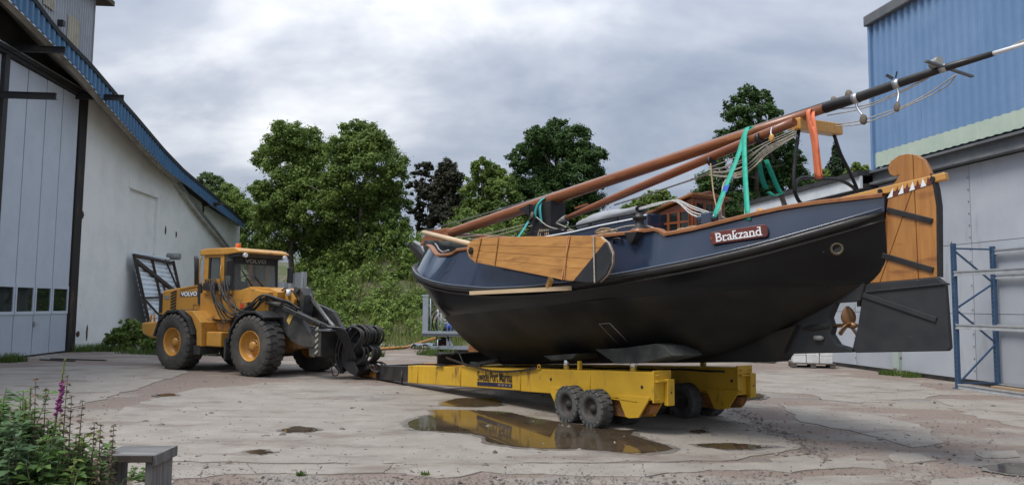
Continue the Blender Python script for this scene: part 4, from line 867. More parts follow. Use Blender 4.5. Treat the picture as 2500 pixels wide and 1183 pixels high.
def clip(poly, a, b, keep=1, gap=.0):
    """keep the part of poly left (keep=1) or right of the line a-b"""
    ax, az = a; bx, bz = b; nx, nz = -(bz-az), (bx-ax); ln = math.hypot(nx, nz); nx, nz = nx/ln*keep, nz/ln*keep
    f = lambda p: (p[0]-ax)*nx + (p[1]-az)*nz - gap; out = []
    for i in range(len(poly)):
        p, q = poly[i], poly[(i+1) % len(poly)]; fp, fq = f(p), f(q)
        if fp >= 0: out.append(p)
        if (fp >= 0) != (fq >= 0): t = fp/(fp-fq); out.append((p[0]+(q[0]-p[0])*t, p[1]+(q[1]-p[1])*t))
    return out
# keel, skeg, stern gear
m = MB(); m.prism([(-4.5, .80), (-4.15, .60), (-3.9, .575), (.39, .89), (2.28, 1.03), (2.4, 1.16), (2.6, 1.5), (1.9, 1.3), (.6, 1.04), (-1, .9), (-3.4, .76)], -.14, .14, 'y'); m.build('keel', M_hull, boat, .01)
plate('skeg', [(1868, 872), (1890, 800), (1960, 730), (2030, 650), (2122, 650), (2118, 685), (2106, 735), (2045, 739), (2030, 775), (2038, 800), (2034, 815), (2050, 840), (2085, 851), (2088, 859), (1925, 863)], -.06, .06, M_afl)
plate('stern_post', [(2098, 720), (2140, 560), (2150, 500), (2148, 487), (2172, 478), (2166, 525), (2120, 690), (2108, 735)], -.055, .055, M_hull, bev=.01)
m = MB(); m.tube([BF.at(1950, 803, 0), BF.at(1990, 800, 0), BF.at(2034, 795, 0)], [.05, .075, .07], 14); m.build('stern_tube', M_hull, boat)
hub = BF.at(2064, 793, 0); prop = MB(); prop.tube([BF.at(2034, 795, 0), hub, hub+Vector((.09, 0, .0)), hub+Vector((.15, 0, 0))], [.022, .022, .045, .02], 12); po = prop.build('propeller', M_brass, boat)
def blade(tip, wd):
    k = MB(); tip = Vector(tip); d = tip.normalized(); s = Vector((1, 0, 0)).cross(d).normalized(); rows = []
    for i in range(9):
        t = i/8; w = wd*math.sin(PI*min(.97, .12+.85*t))**.7; tw = .9-.5*t; ax = s*math.cos(tw) - Vector((1, 0, 0))*math.sin(tw); c = hub + Vector((.04, 0, 0)) + tip*t
        rows.append([c - ax*w + Vector((.01, 0, 0)), c, c + ax*w + Vector((.01, 0, 0))])
    k.grid(rows); k.build('blade', M_brass, po, solid=.014)
blade((.0, -.03, .22), .085); blade((-.02, -.17, -.09), .085); blade((.05, .15, -.17), .085)
p = BF.at(2000, 824, -.07); m = MB(); m.tube([p+Vector((-.06, 0, 0)), p+Vector((-.04, -.02, 0)), p+Vector((.04, -.02, 0)), p+Vector((.06, 0, 0))], [.015, .03, .03, .015], 10); m.build('zinc_anode', M_trim, boat)
# rudder: upper planks, dark lower blade, iron straps, painted band
rw = clpoly([(2116, 692), (2166, 532), (2172, 484), (2181, 455), (2193, 440), (2200, 427), (2187, 431), (2176, 426), (2171, 411), (2179, 394), (2199, 380), (2220, 376), (2242, 379), (2259, 390), (2269, 407), (2276, 423), (2285, 461), (2291, 504), (2293, 676)])
L1 = clpoly([(2232, 370), (2247, 700)]); L2 = clpoly([(2229, 470), (2148, 700)])
rudder = MB(); rudder.prism(clip(rw, *L1, 1, .003), -.035, .035, 'y'); rudder = rudder.build('rudder', M_pinev, boat, .006)
Lf = clip(rw, *L1, -1, .003)
for pl in (clip(Lf, *L2, 1, .003), clip(Lf, *L2, -1, .003)):
    if len(pl) > 2: k = MB(); k.prism(pl, -.035, .035, 'y'); k.build('rudder_plank', M_pinev, rudder, .005)
k = MB(); k.prism(clpoly([(2285, 440), (2291, 461), (2297, 504), (2298, 676), (2293, 676), (2291, 504), (2284, 461), (2276, 424)]), -.045, .045, 'y'); k.build('edge_band', M_iron, rudder)
k = MB(); k.prism(clpoly([(2107, 718), (2114, 693), (2292, 677), (2311, 691), (2323, 848), (2317, 856), (2092, 860), (2085, 850), (2099, 792), (2107, 736)]), -.037, .037, 'y'); k.build('lower_blade', M_afl, rudder, .01)
def strap_iron(a, b, w, material, name='iron_strap'):
    p, q = BF.at(*a, -.045), BF.at(*b, -.045); k = MB(); k.bar(p, q, .022, w, (0, 0, 1)); k.build(name, material, rudder, .005); p.y = q.y = .045; k = MB(); k.bar(p, q, .022, w, (0, 0, 1)); k.build(name, material, rudder, .005)
strap_iron((2166, 512), (2276, 540), .062, M_iron); strap_iron((2134, 617), (2278, 659), .062, M_iron); strap_iron((2107, 719), (2286, 780), .058, M_afl); strap_iron((2113, 712), (2308, 692), .018, M_afl)
for (x, y) in ((2168, 520), (2140, 625), (2104, 735)): k = MB(); c = BF.at(x, y, 0); k.cyl(c+Vector((-.03, 0, -.06)), c+Vector((-.03, 0, .06)), .028, 10); k.build('pintle', M_iron, boat)
tb = [(2172, 478), (2183, 462), (2196, 477), (2208, 455), (2222, 469), (2234, 447), (2247, 461), (2258, 441), (2270, 452), (2275, 440)]
band = clpoly([(2171, 485), (2180, 460), (2276, 430), (2281, 449)]); k = MB(); k.prism(band, -.040, -.0355, 'y'); k.build('painted_band', M_iron, rudder)
a0, a1, b0, b1 = [Vector((p[0], p[1])) for p in (band[0], band[3], band[1], band[2])]
for i in range(8):
    t0, t1, tm = i/8, (i+1)/8, (i+.5)/8
    for j, (tri, mm) in enumerate((((a0.lerp(a1, t0), a0.lerp(a1, t1), b0.lerp(b1, tm)), (M_whitep, M_redp)[i % 2]), ((b0.lerp(b1, tm-.06), b0.lerp(b1, min(1, tm+.06)), a0.lerp(a1, tm)), None))):
        if mm is None: continue
        k = MB(); k.prism([(p.x, p.y) for p in tri], -.043, -.0405, 'y'); k.build('painted_triangle', mm, rudder)
# tiller
m = MB(); a, b = BF.at(2052, 492, 0), BF.at(2312, 430, 0); m.bar(a, b, .085, .085); m.build('tiller', M_ash, boat, .012)
for (x, y) in ((2149, 467), (2277, 437)): c = BF.at(x, y, -.045); k = MB(); k.cyl(c, c+Vector((0, -.012, 0)), .028, 10); k.build('tiller_bolt', M_iron, boat)
m = MB(); m.tube(catmull([BF.at(1852, 522, -.62), BF.at(1856, 514, -.62), BF.at(1870, 518, -.62), BF.at(1960, 503, -.48), BF.at(2060, 489, -.25), BF.at(2110, 482, -.12)], 4), .035, 8); m.build('tiller_rest', M_ash, boat)
# leeboard on the near side
lv = -1.80
lp = clpoly([(1143, 612), (1146, 594), (1158, 585), (1180, 580), (1300, 577), (1440, 575), (1468, 578), (1486, 593), (1496, 618), (1495, 645), (1484, 670), (1466, 687), (1440, 690), (1380, 683), (1270, 661), (1165, 640), (1150, 630)], lv)
bk = MB(); bk.prism(lp, lv+.012, lv+.032, 'y'); lee = bk.build('leeboard', M_pine, boat)
tipL = clpoly([(1492, 578), (1398, 692)], lv); tip = clip(lp, *tipL, 1); main_ = clip(lp, *tipL, -1)
if max(p[0] for p in tip) < max(p[0] for p in main_): tip, main_ = main_, tip
k = MB(); k.prism(tip, lv-.032, lv+.034, 'y'); k.build('dark_tip', M_afl, lee, .008)
cuts = [clpoly([(1140, y0), (1500, y1)], lv) for y0, y1 in ((597, 606), (611, 636), (626, 664))]
parts = [main_]
for c in cuts:
    nxt = []
    for q in parts:
        A1, A2 = clip(q, *c, 1, .002), clip(q, *c, -1, .002); nxt += [z for z in (A1, A2) if len(z) > 2]
    parts = nxt
for q in parts: k = MB(); k.prism(q, lv-.028, lv+.010, 'y'); k.build('plank', M_pine, lee, .004)
def lband(x0, y0, x1, y1, w, material, name, off=.042, h=.012):
    p, q = BF.at(x0, y0, lv), BF.at(x1, y1, lv); k = MB(); k.bar((p.x, lv-off, p.z), (q.x, lv-off, q.z), h, w, (1, 0, 0)); k.build(name, material, lee, .003)
lband(1179, 580, 1165, 641, .05, M_pine, 'batten'); lband(1222, 579, 1212, 650, .022, M_pine, 'batten'); lband(1397, 575, 1377, 683, .02, M_cord, 'lashing'); lband(1392, 575, 1383, 683, .014, M_cord, 'lashing'); lband(1456, 576, 1459, 690, .022, M_rope, 'lashing', .05)
p = BF.at(1155, 612, lv); k = MB(); k.lathe([(.001, -.05), (.03, -.045), (.035, -.03), (.06, -.028), (.06, -.0)], (p.x, lv-.03, p.z), (0, 1, 0), 8, False); k.build('pivot_bolt', M_iron, lee)
k = MB(); q = clpoly([(1468, 578), (1486, 593), (1496, 618), (1495, 645), (1484, 670), (1466, 687)], lv); k.tube([(x, lv, z) for x, z in q], .012, 6); k.build('edge_rope', M_rope, lee)
m = MB(); a, b = BF.at(1149, 715, -1.72), BF.at(1392, 703, -1.70); m.bar(a, b, .05, .06); m.build('fender_board', M_bare, boat); m = MB(); m.bar(BF.at(1345, 680, -1.72), BF.at(1338, 700, -1.70), .06, .07); m.build('wedge', M_ash, boat)
# name board
c0, c1 = hull_hit(1741, 583), hull_hit(1876, 563); c0 += Vector((.01, -.05, 0)); c1 += Vector((.02, -.05, 0)); ex = (c1-c0).normalized(); nrm = ex.cross(Vector((0, 0, 1))).normalized(); upv = nrm.cross(ex)*-1
upv = upv if upv.z > 0 else -upv; L_ = (c1-c0).length; hb = .075; cc = (c0+c1)/2; nrm = nrm if nrm.y < 0 else -nrm
pts = []
for s, e0 in ((1, -PI/2), (-1, PI/2)):
    for i in range(9): a = e0 + PI*i/8; pts.append((s*(L_/2-hb*.3) + math.cos(a)*hb*.45, math.sin(a)*hb*1.0))
k = MB(); n = len(pts); P3 = lambda p, d: cc + ex*p[0] + upv*p[1] + nrm*d
k.add([P3(p, -.012) for p in pts] + [P3(p, .018) for p in pts], [tuple(range(n)), tuple(range(2*n-1, n-1, -1))] + [(i, n+i, n+(i+1) % n, (i+1) % n) for i in range(n)]); nb = k.build('name_board', M_redp, boat, .005)
lt = lettering('lettering', 'Brakzand', M_whitep, nb, basis(cc + nrm*.021 - upv*.004, ex, upv), .150, .003, .0012, 1.0)
xs = [(v.co-cc).dot(ex) for v in lt.data.vertices]; sc = L_*.80/(max(xs)-min(xs)); md = (max(xs)+min(xs))/2
for v in lt.data.vertices: d_ = (v.co-cc).dot(ex); v.co += ex*((d_-md)*sc - d_)
k = MB()   # slab serifs at the feet and heads of the stems
ys_ = [(v.co-cc).dot(upv) for v in lt.data.vertices]; y0 = min(ys_); yT = max(ys_)
wtot = L_*.80
for fx, top in ((.035, 1), (.195, 0), (.375, 0), (.44, 1), (.53, 0), (.665, 0), (.755, 0), (.845, 0), (.975, 1)):
    xx = (fx-.5)*wtot; k.add([P3((xx-.024, y0), .0242), P3((xx+.024, y0), .0242), P3((xx+.024, y0+.013), .0242), P3((xx-.024, y0+.013), .0242)], [(0, 1, 2, 3)])
    if top: k.add([P3((xx-.026, yT-.012), .0244), P3((xx+.012, yT-.012), .0244), P3((xx+.012, yT), .0244), P3((xx-.026, yT), .0244)], [(0, 1, 2, 3)])
o = k.build('serifs', M_whitep, nb); o['kind'] = 'stuff'
for s in (-1, 1): k = MB(); c = P3((s*(L_/2-.01), 0), .018); k.cyl(c, c+nrm*.008, .008, 8); k.build('screw', M_rusto, nb)
# hull fittings
h0 = hull_hit(2043, 607); k = MB(); k.lathe([(.045, .0), (.048, .03), (.062, .035), (.075, .02), (.078, 0)], h0, (.6, -.8, 0), 20); k.build('hawse_ring', mat('dull_brass', (.16, .13, .08), (.09, .075, .05), scale=9, rough=.5, metal=.5), boat)
k = MB(); k.cyl(h0 + Vector((.0, .0, 0)), h0 + Vector((.006, -.010, 0)), .047, 16); k.build('hawse_hole', M_black, boat)
h0 = hull_hit(2012, 616); k = MB(); k.cyl(h0, h0+Vector((-.01, -.02, 0)), .016, 8); k.build('skin_fitting', M_iron, boat)
h0 = hull_hit(1512, 588); k = MB(); k.tube([h0+Vector((-.09, -.02, -.02)), h0+Vector((-.05, -.05, .03)), h0+Vector((.05, -.05, .03)), h0+Vector((.09, -.02, -.02))], .014, 8); k.build('fairlead', M_iron, boat)
pp = [hull_hit(x, y) for x, y in ((1467, 790), (1492, 788), (1535, 832), (1512, 838))]; k = MB(); k.tube([q+Vector((-.01, -.02, 0)) for q in (pp[3], pp[0], pp[1], pp[2])], .008, 5); k.build('intake_frame', M_trim, boat)
# bollard / capstan on the near rail
def lathe_at(name, x, y, v, prof, material, par=boat): c = BF.at(x, y, v); k = MB(); k.lathe(prof, c, (0, 0, 1), 18); return k.build(name, material, par)
cz = hull_hit(1557, 566); c = Vector((cz.x, cz.y+.03, cz.z)); k = MB(); k.lathe([(.10, 0), (.10, .05), (.07, .055), (.055, .12), (.06, .15), (.09, .165), (.09, .20), (.05, .215), (.05, .24), (.001, .245)], c+Vector((0, 0, .01)), (0, 0, 1), 20); k.build('capstan', M_iron, boat)
k = MB(); k.prism([(c.x-.12, c.z-.01), (c.x+.12, c.z-.01), (c.x+.05, c.z-.12), (c.x, c.z-.17)], c.y-.16, c.y-.02, 'y'); k.build('capstan_bracket', M_iron, boat)
k = MB(); k.lathe([(.12, -.02), (.12, .02), (.10, .035), (.07, .04)], c+Vector((0, 0, .005)), (0, 0, 1), 20); k.build('capstan_base', M_rail, boat)
# cabin trunk
v0 = .85; tr = [(lambda q: (q.x, q.z))(BF.at(x, y, -.85)) for x, y in ((1268, 584), (1316, 576), (1397, 562), (1464, 546), (1554, 528), (1580, 519))]; tr = [tr[0], tr[1], tr[2], tr[3], tr[4], tr[5], (tr[5][0], 2.5), (tr[0][0], 2.5)]
m = MB(); m.prism(tr, -v0, v0, 'y'); cab = m.build('cabin_trunk', M_navy, boat, .02)
for s in (-1, 1):
    k = MB(); k.tube([(u, s*(v0+.012), z-.03) for u, z in tr[:6]], .012, 6); k.build('white_line', M_whitep, cab)
    k = MB(); k.tube([(u, s*(v0-.03), z+.06) for u, z in tr[1:5]], .014, 8); k.build('hand_rail', M_iron, cab)
    for u in (-1.7, -1.1, -.5, .1, .45): z = interp(u, [(a, b) for a, b in tr[:6]]); k = MB(); k.box(u-.03, u+.03, s*(v0-.03)-.01, s*(v0-.03)+.01, z-.01, z+.07); k.build('rail_post', M_iron, cab)
# grey cover, rolled on the trunk
k = MB(); rows = []
for i in range(13):
    t = i/12; u = -1.05 + 1.35*t; z = 2.93 + .09*(u+1.05); w = .24*(.55+.45*math.sin(PI*min(1, t*1.2+.05)))
    rows.append([(u + .02*math.sin(9*t+a), -.50 + math.cos(a)*w*(1+.1*math.sin(3*a+7*t)), z + .05 + math.sin(a)*w*.55*(1+.12*math.sin(5*t+2*a))) for a in np.linspace(0, 2*PI, 13)])
k.grid(rows); k.build('folded_cover', M_cover, boat)
# wooden deckhouse with small panes
w_ = .50; x0, x1, zb = .62, 1.27, 2.50; vf = .16
m = MB(); m.prism([(x0, zb), (x1, zb), (x1, 3.18), (x0, 3.03)], -w_, vf, 'y'); house = m.build('deckhouse', M_teak, boat, .006)
k = MB(); k.prism([(x0-.30, 2.985), (x1+.05, 3.205), (x1+.05, 3.25), (x0-.30, 3.03)], -w_-.06, vf+.06, 'y'); k.build('house_roof', M_rail, house, .012)
k = MB(); k.prism([(-w_-.04, 3.18), (vf+.04, 3.18), (vf+.04, 3.21), ((vf-w_)/2, 3.30), (-w_-.04, 3.21)], x1-.02, x1+.035, 'x'); k.build('roof_crown', M_teak, house, .006)
k = MB(); k.box(tr[5][0]-.02, x0-.002, -.80, .30, 2.5, 3.0); k.build('cabin_bulkhead', M_iron, boat)
for i in range(3):
    for j in range(3):
        a = x0+.055+i*.195; z = zb+.08+j*.15
        k = MB(); k.box(a, a+.145, -w_-.012, -w_-.003, z, z+.115); k.build('pane', M_pane, house)
        k = MB(); k.box(a-.03, a-.002, -w_-.026, -w_-.002, z-.018, z+.132); k.box(a+.147, a+.165, -w_-.026, -w_-.002, z-.018, z+.132); k.box(a, a+.145, -w_-.024, -w_-.002, z-.018, z-.002); k.box(a, a+.145, -w_-.024, -w_-.002, z+.117, z+.132); k.build('glazing_bar', M_teak, house)
for i in range(3):
    for j in range(3):
        y = -w_+.06+i*.19; z = zb+.08+j*.20
        k = MB(); k.box(x1+.003, x1+.012, y, y+.13, z, z+.13); k.build('pane', M_pane, house)
        k = MB(); k.box(x1+.002, x1+.024, y-.03, y-.002, z-.02, z+.15); k.box(x1+.002, x1+.024, y+.132, y+.158, z-.02, z+.15); k.box(x1+.002, x1+.02, y, y+.13, z+.132, z+.15); k.box(x1+.002, x1+.02, y, y+.13, z-.02, z-.002); k.build('glazing_bar', M_teak, house)
# tabernacle, mast, boom
m = MB(); m.prism(clpoly([(1312, 505), (1362, 490), (1362, 575), (1312, 580)]), -.17, .17, 'y'); m.box(-3.05, -2.35, -.2, .2, 2.5, 3.05); tab = m.build('tabernacle', M_iron, boat, .01)
m = MB(); m.prism(clpoly([(1286, 512), (1312, 500), (1312, 530)]), -.19, .19, 'y'); m.build('tabernacle_cheek', M_iron, boat, .005)
mastpts = [BF.at(x, y, 0) for x, y in ((1072, 578), (1200, 540), (1345, 490), (1520, 430), (1700, 371), (1860, 316), (2014, 264))]
a, b = mastpts[0], mastpts[-1]; mastpts = [a.lerp(b, t) for t in (0, .08, .25, .45, .65, .85, 1)]
m = MB(); m.tube(mastpts, [.10, .105, .108, .104, .094, .078, .060], 16); mast = m.build('mast', M_mast, boat)
m = MB(); h1 = BF.at(1035, 583, 0); m.prism(clpoly([(1037, 590), (1052, 565), (1100, 556), (1105, 585), (1060, 598), (1035, 600)]), -.11, .11, 'y'); m.build('mast_heel', M_mast, mast, .02)
bl = [BF.at(x, y, 0) for x, y in ((2014, 264), (2090, 240), (2190, 205), (2300, 168), (2425, 131))]
m = MB(); m.tube(bl, [.066, .060, .052, .042, .030], 14); m.build('topmast', M_iron, mast); m = MB(); m.tube([BF.at(2425, 131, 0), BF.at(2500, 108, 0), BF.at(2580, 84, 0)], [.024, .018, .012], 12); m.build('mast_tip', M_whitep, mast)
for (x, y, r) in ((2090, 240, .064), (2190, 205, .056), (2303, 167, .046)):
    c = BF.at(x, y, 0); d = (bl[-1]-bl[0]).normalized(); k = MB(); k.cyl(c-d*.035, c+d*.035, r, 16); k.build('mast_band', M_alu, mast)
c = BF.at(2303, 167, 0); k = MB(); k.bar(c+Vector((-.03, -.30, .03)), c+Vector((.10, .42, -.04)), .04, .018); k.build('spreader', M_steelb, mast)
c = BF.at(2286, 160, -.05); k = MB(); k.cyl(c+Vector((-.05, 0, .02)), c+Vector((.06, -.04, .03)), .05, 12); k.build('mast_lamp', M_trim, mast)
c = BF.at(2180, 192, 0); k = MB(); k.bar(c, c+Vector((-.06, -.03, .05)), .03, .03); k.bar(c+Vector((.03, 0, 0)), c+Vector((.05, 0, .07)), .012, .012); k.build('wind_sensor', M_iron, mast)
for i, (x, y, v, sc) in enumerate(((2072, 232, .06, .75), (2108, 292, -.15, .72), (2190, 262, -.15, .6), (1884, 337, -.42, .6), (1300, 525, -.25, .7), (2035, 245, .05, .6))):
    c = BF.at(x, y, v); k = MB(); rows = [[(c.x+math.sin(a)*.055*sc*r, c.y+yy*sc, c.z+math.cos(a)*.085*sc*r) for a in np.linspace(0, 2*PI, 13)] for r, yy in ((.01, -.035), (.8, -.035), (1, -.02), (1, .02), (.8, .035), (.01, .035))]
    k.grid(rows); k.build('pulley_block', M_ash if i == 3 else mat('block_wood%d' % i, (.17, .14, .11), (.12, .10, .08), scale=6, rough=.7), mast)
bm0, bm1 = BF.at(1383, 532, -.25), BF.at(1940, 297, -.20); m = MB(); m.tube([bm0.lerp(bm1, t) for t in (0, .1, .3, .6, .9, 1)], [.042, .052, .064, .067, .062, .056], 14); boom = m.build('boom', M_boom, boat)
k = MB(); k.tube([BF.at(1360, 545, -.25), BF.at(1372, 537, -.25), bm0], [.03, .045, .06], 10); k.build('gooseneck', M_trim, boom); k = MB(); k.bar(BF.at(1405, 508, -.25), BF.at(1435, 498, -.25), .04, .03); k.build('boom_cleat', M_boom, boom)
for (x, y) in ((1737, 393), (1855, 338)):
    c = BF.at(x, y, -.23); d = (bm1-bm0).normalized(); k = MB(); k.cyl(c-d*.025, c+d*.025, .075, 12); k.build('boom_lashing', M_iron, boom)
    e1 = BF.at(x+33, y+52, -.24); k = MB(); k.tube([c+Vector((0, 0, -.08)), c.lerp(e1, .5)+Vector((.02, 0, .02)), e1], [.018, .03, .02], 7); k.build('boom_lashing', M_iron, boom)
# spars stowed at the bow
m = MB(); m.tube([BF.at(1034, 567, -.5), BF.at(1158, 598, -1.35)], [.05, .05], 8); m.build('stowed_spar', M_bare, boat); m = MB(); m.tube([BF.at(1125, 573, .3), BF.at(1300, 588, -.7)], [.045, .05], 8); m.build('stowed_spar', M_mast, boat)
# bow gear: anchor winch, anchor roller seen past the stem
m = MB(); c = BF.at(1075, 607, -.5); m.box(c.x-.25, c.x+.35, -.75, .3, c.z-.12, c.z+.05); m.cyl((c.x, -.85, c.z+.05), (c.x, .45, c.z+.05), .12, 14); m.build('anchor_winch', M_pad, boat, .01)
m = MB(); a = BF.at(1006, 600, .55); b = BF.at(1038, 632, .55); m.prism([(a.x-.05, a.z+.06), (a.x+.22, a.z+.04), (b.x+.3, b.z-.02), (b.x+.02, b.z-.12)], .42, .75, 'y'); m.build('anchor_bracket', M_iron, boat, .01)
m = MB(); m.tube([BF.at(1012, 590, .5), BF.at(1030, 600, .5), BF.at(1040, 620, .45)], [.04, .05, .03], 7); m.build('anchor_bag', M_cover, boat)
m = MB(); m.tube([(u, -sheer(u)+.1, ZS_(u)+.10+.03*math.sin(3*u)) for u in np.arange(-5.1, -4.0, .1)], .016, 6); m.build('bow_rail', M_alu, boat)
# mast gallows
gu = 2.6
def gp_(x, y): q = BF.atu(x, y, gu); return Vector((gu, q.y, q.z))
m = MB(); a, b = gp_(1940, 303), gp_(2045, 318); m.bar(a, b, .16, .15); gal = m.build('mast_crutch', M_ash, boat, .015)
for pts in ([(1950, 318), (1940, 400), (1938, 450), (1945, 480), (1958, 497), (1988, 505)], [(2036, 328), (2052, 375), (2072, 415), (2090, 455), (2094, 470)], [(1940, 470), (1945, 445), (1960, 434), (2000, 436), (2050, 440), (2080, 455), (2092, 468)]):
    m = MB(); m.tube(catmull([gp_(*q) for q in pts], 4), .023, 8); m.build('gallows_leg', M_iron, boat)
# dark winch on the near rail
c = hull_hit(1722, 548); m = MB(); m.box(c.x-.10, c.x+.06, c.y+.02, c.y+.16, c.z, c.z+.16); m.cyl((c.x-.20, c.y+.09, c.z+.09), (c.x+.1, c.y+.09, c.z+.09), .05, 10); m.build('sheet_winch', M_navy, boat, .02)
# ropes and running rigging, each its own line
def rope(pts, r=.010, material=None, n=4, name='rope'):
    k = MB(); k.tube(catmull(pts, n), r, 5); return k.build(name, material or M_rope, boat)
top_ = lambda x, y, v=0.0: BF.at(x, y, v)
rope([top_(1037, 564), top_(1300, 487, .05), top_(1700, 355, .05), top_(2000, 255, .05), top_(2090, 228, .05)], .012, M_steelb)
rope([top_(1290, 545, -.3), top_(1180, 572, -.3), top_(1075, 583, -.2)], .009); rope([top_(1300, 550, -.35), top_(1200, 577, -.35), top_(1090, 590, -.3)], .009)
rope([top_(1500, 500, .2), top_(1560, 482, .2), top_(1640, 455, .2), top_(1720, 428, .2), top_(1800, 395, .2)], .014); rope([top_(1310, 530, -.4), top_(1345, 555, -.4), top_(1420, 567, -.5)], .011); rope([top_(1360, 545, -.3), top_(1430, 570, -.5), top_(1500, 545, -.6)], .010)
RR = random.Random(31)
for i in range(8):   # halyard bundle hanging under the boom
    o = i*2.9 + RR.uniform(-3, 3); rope([top_(1732, 412+o*.8, -.3), top_(1765+o, 402+o*1.5, -.35), top_(1815+o, 385+o*1.4+RR.uniform(-5, 5), -.3), top_(1870, 352+o*1.2+RR.uniform(-4, 4), -.3), top_(1940, 318+o*.8, -.25)], .006)
for i in range(6): o = i*3.0 + RR.uniform(-4, 4); rope([top_(1862-o*.3, 388+i, -.3), top_(1830-o, 415+o*.9, -.35), top_(1782-o*.6, 430+o*.5, -.35), top_(1768-o*.4, 480, -.6), top_(1752+o*.5, 528, -.9)], .007, M_ropet if i % 3 == 0 else M_rope)
for i in range(5): o = i*2.6 + RR.uniform(-1, 1); rope([top_(1560, 512-o*.4, -.55), top_(1610, 499-o*.5, -.6), top_(1652, 488+o*.5, -.6), top_(1690, 504+o*2.2, -.75), top_(1742, 522+o*1.4, -.9)], .008, M_whiter)
for i in range(2): o = i*6+RR.uniform(-1, 1); rope([top_(2040, 303+o*.8), top_(2100, 294+o*1.4, -.1), top_(2160, 275+o*1.2, -.15), top_(2200, 262+o*.6, -.15), top_(2262+o*6, 230-o*2, -.12), top_(2335, 182, -.2)], .007)
for i in range(2): rope([top_(2020, 268+i*14), top_(2110, 258+i*6), top_(2200, 222+i*4), top_(2265, 188+i*3), top_(2300, 170)], .007)
for i in range(3): rope([top_(2440, 124+i*3), top_(2500, 106-i*4), top_(2600, 82-i*12)], .007)
for x, y, x2, y2 in ((2090, 248, 2106, 282), (2190, 212, 2190, 252)): rope([top_(x, y), top_(x+4, (y+y2)/2, -.1), top_(x2, y2, -.15)], .014, M_alu)
rope([top_(1735, 400, -.3), top_(1742, 470, -.5), top_(1752, 515, -.8)], .010, M_ropet); rope([top_(1885, 310, -.35), top_(1882, 322, -.4), top_(1884, 330, -.42)], .01, M_alu)
def coil(x, y, v, r, n=4, material=None):
    c = BF.at(x, y, v)
    for i in range(n): k = MB(); a0 = random.uniform(0, 6); k.tube([c + Vector((math.cos(a)*r*(1+.08*i), math.sin(a)*r*.6, .02*i + .02*math.sin(2*a+a0))) for a in np.linspace(0, 2*PI, 18)], .012, 5); k.build('rope_coil', material or M_ropet, boat)
coil(1480, 573, -1.25, .16); coil(1680, 566, -1.0, .14, 3); coil(1755, 545, -.85, .09, 4, M_rope)
for i in range(6): a = 1318+i*4; rope([top_(a, 560, -.3), top_(a-4+i, 575, -.35), top_(a+5-i, 592, -.3)], .010, M_ropet)
rope([hull_hit(1490, 572)+Vector((0, 0, .05)), top_(1530, 552, -1.2), top_(1580, 551, -1.2), top_(1630, 572, -1.15)], .010)
# ------------------------------------------------------------------ lashing straps (things of their own, holding the spars down)
def ribbon(m, pts, w, side):
    pts = catmull(pts, 5); s = Vector(side).normalized(); m.grid([[p - s*w/2 for p in pts], [p + s*w/2 for p in pts]], True)
def strap(name, label, segs, w, material, cat='strap', buckle=None, side=(1, 0, 0), group=None):
    o = bpy.data.objects.new(name, None); COL.objects.link(o); o.location = BF.o; o.rotation_euler.z = BF.rz; tag(o, label, cat, group)
    for pts in segs: k = MB(); ribbon(k, pts, w, side); k.build('webbing', material, o, solid=.006)
    if buckle is not None:
        c, d = buckle; d = d.normalized(); k = MB(); k.bar(c-d*.09, c+d*.09, .05, .05); k.bar(c-d*.02, c+d*.12+Vector((0, -.05, 0)), .04, .02); k.build('ratchet_buckle', M_chain, o, .005)
    return o
s1 = strap('tie_strap', 'green webbing strap running over the mast down to the near rail', [[top_(1835, 312, -.16), top_(1822, 316, -.22), top_(1800, 385, -.5), top_(1770, 460, -.75), top_(1743, 530, -1.0)], [top_(1835, 312, -.16), top_(1818, 330, -.3), top_(1819, 420, -.6), top_(1826, 537, -.86)]], .075, M_green_s)
k = MB(); ribbon(k, [top_(1775, 452, -.735), top_(1768, 472, -.785)], .078, (1, 0, 0)); k.build('blue_label', M_bluew, s1, solid=.010)
strap('tie_strap', 'green webbing strap with ratchet on the far side behind the boom', [[top_(1852, 390, .0), top_(1862, 440, .2), top_(1872, 462, .3)], [top_(1870, 390, .1), top_(1895, 450, .25), top_(1908, 475, .3)], [top_(1876, 468, .25), top_(1890, 478, .25), top_(1910, 472, .3)]], .075, M_green_s, buckle=(top_(1912, 490, .3), Vector((.3, 0, -.8))))
strap('tie_strap', 'teal webbing strap tying the mast down to its black tabernacle', [[top_(1330, 482, -.1), top_(1316, 494, -.20), top_(1308, 512, -.22), top_(1306, 532, -.22)], [top_(1322, 484, -.12), top_(1318, 510, -.22), top_(1322, 545, -.22)], [top_(1290, 540, -.28), top_(1278, 560, -.5), top_(1264, 580, -.8)]], .07, M_teal, buckle=(top_(1298, 532, -.24), Vector((-.5, 0, -.5))))
strap('lifting_sling', 'orange webbing sling hung over the mast at the wooden crutch', [[top_(1985, 266, .12), top_(1974, 270, -.15), top_(1976, 300, -.18), top_(1986, 350, -.17), top_(1994, 435, -.15)], [top_(1988, 268, .1), top_(1984, 280, -.16), top_(1990, 320, -.2), top_(1996, 370, -.19), top_(2004, 435, -.16)], [top_(1980, 268, .1), top_(1978, 290, -.16), top_(1992, 340, -.21), top_(1994, 385, -.2), top_(2000, 437, -.18)]], .055, M_orng, 'sling')
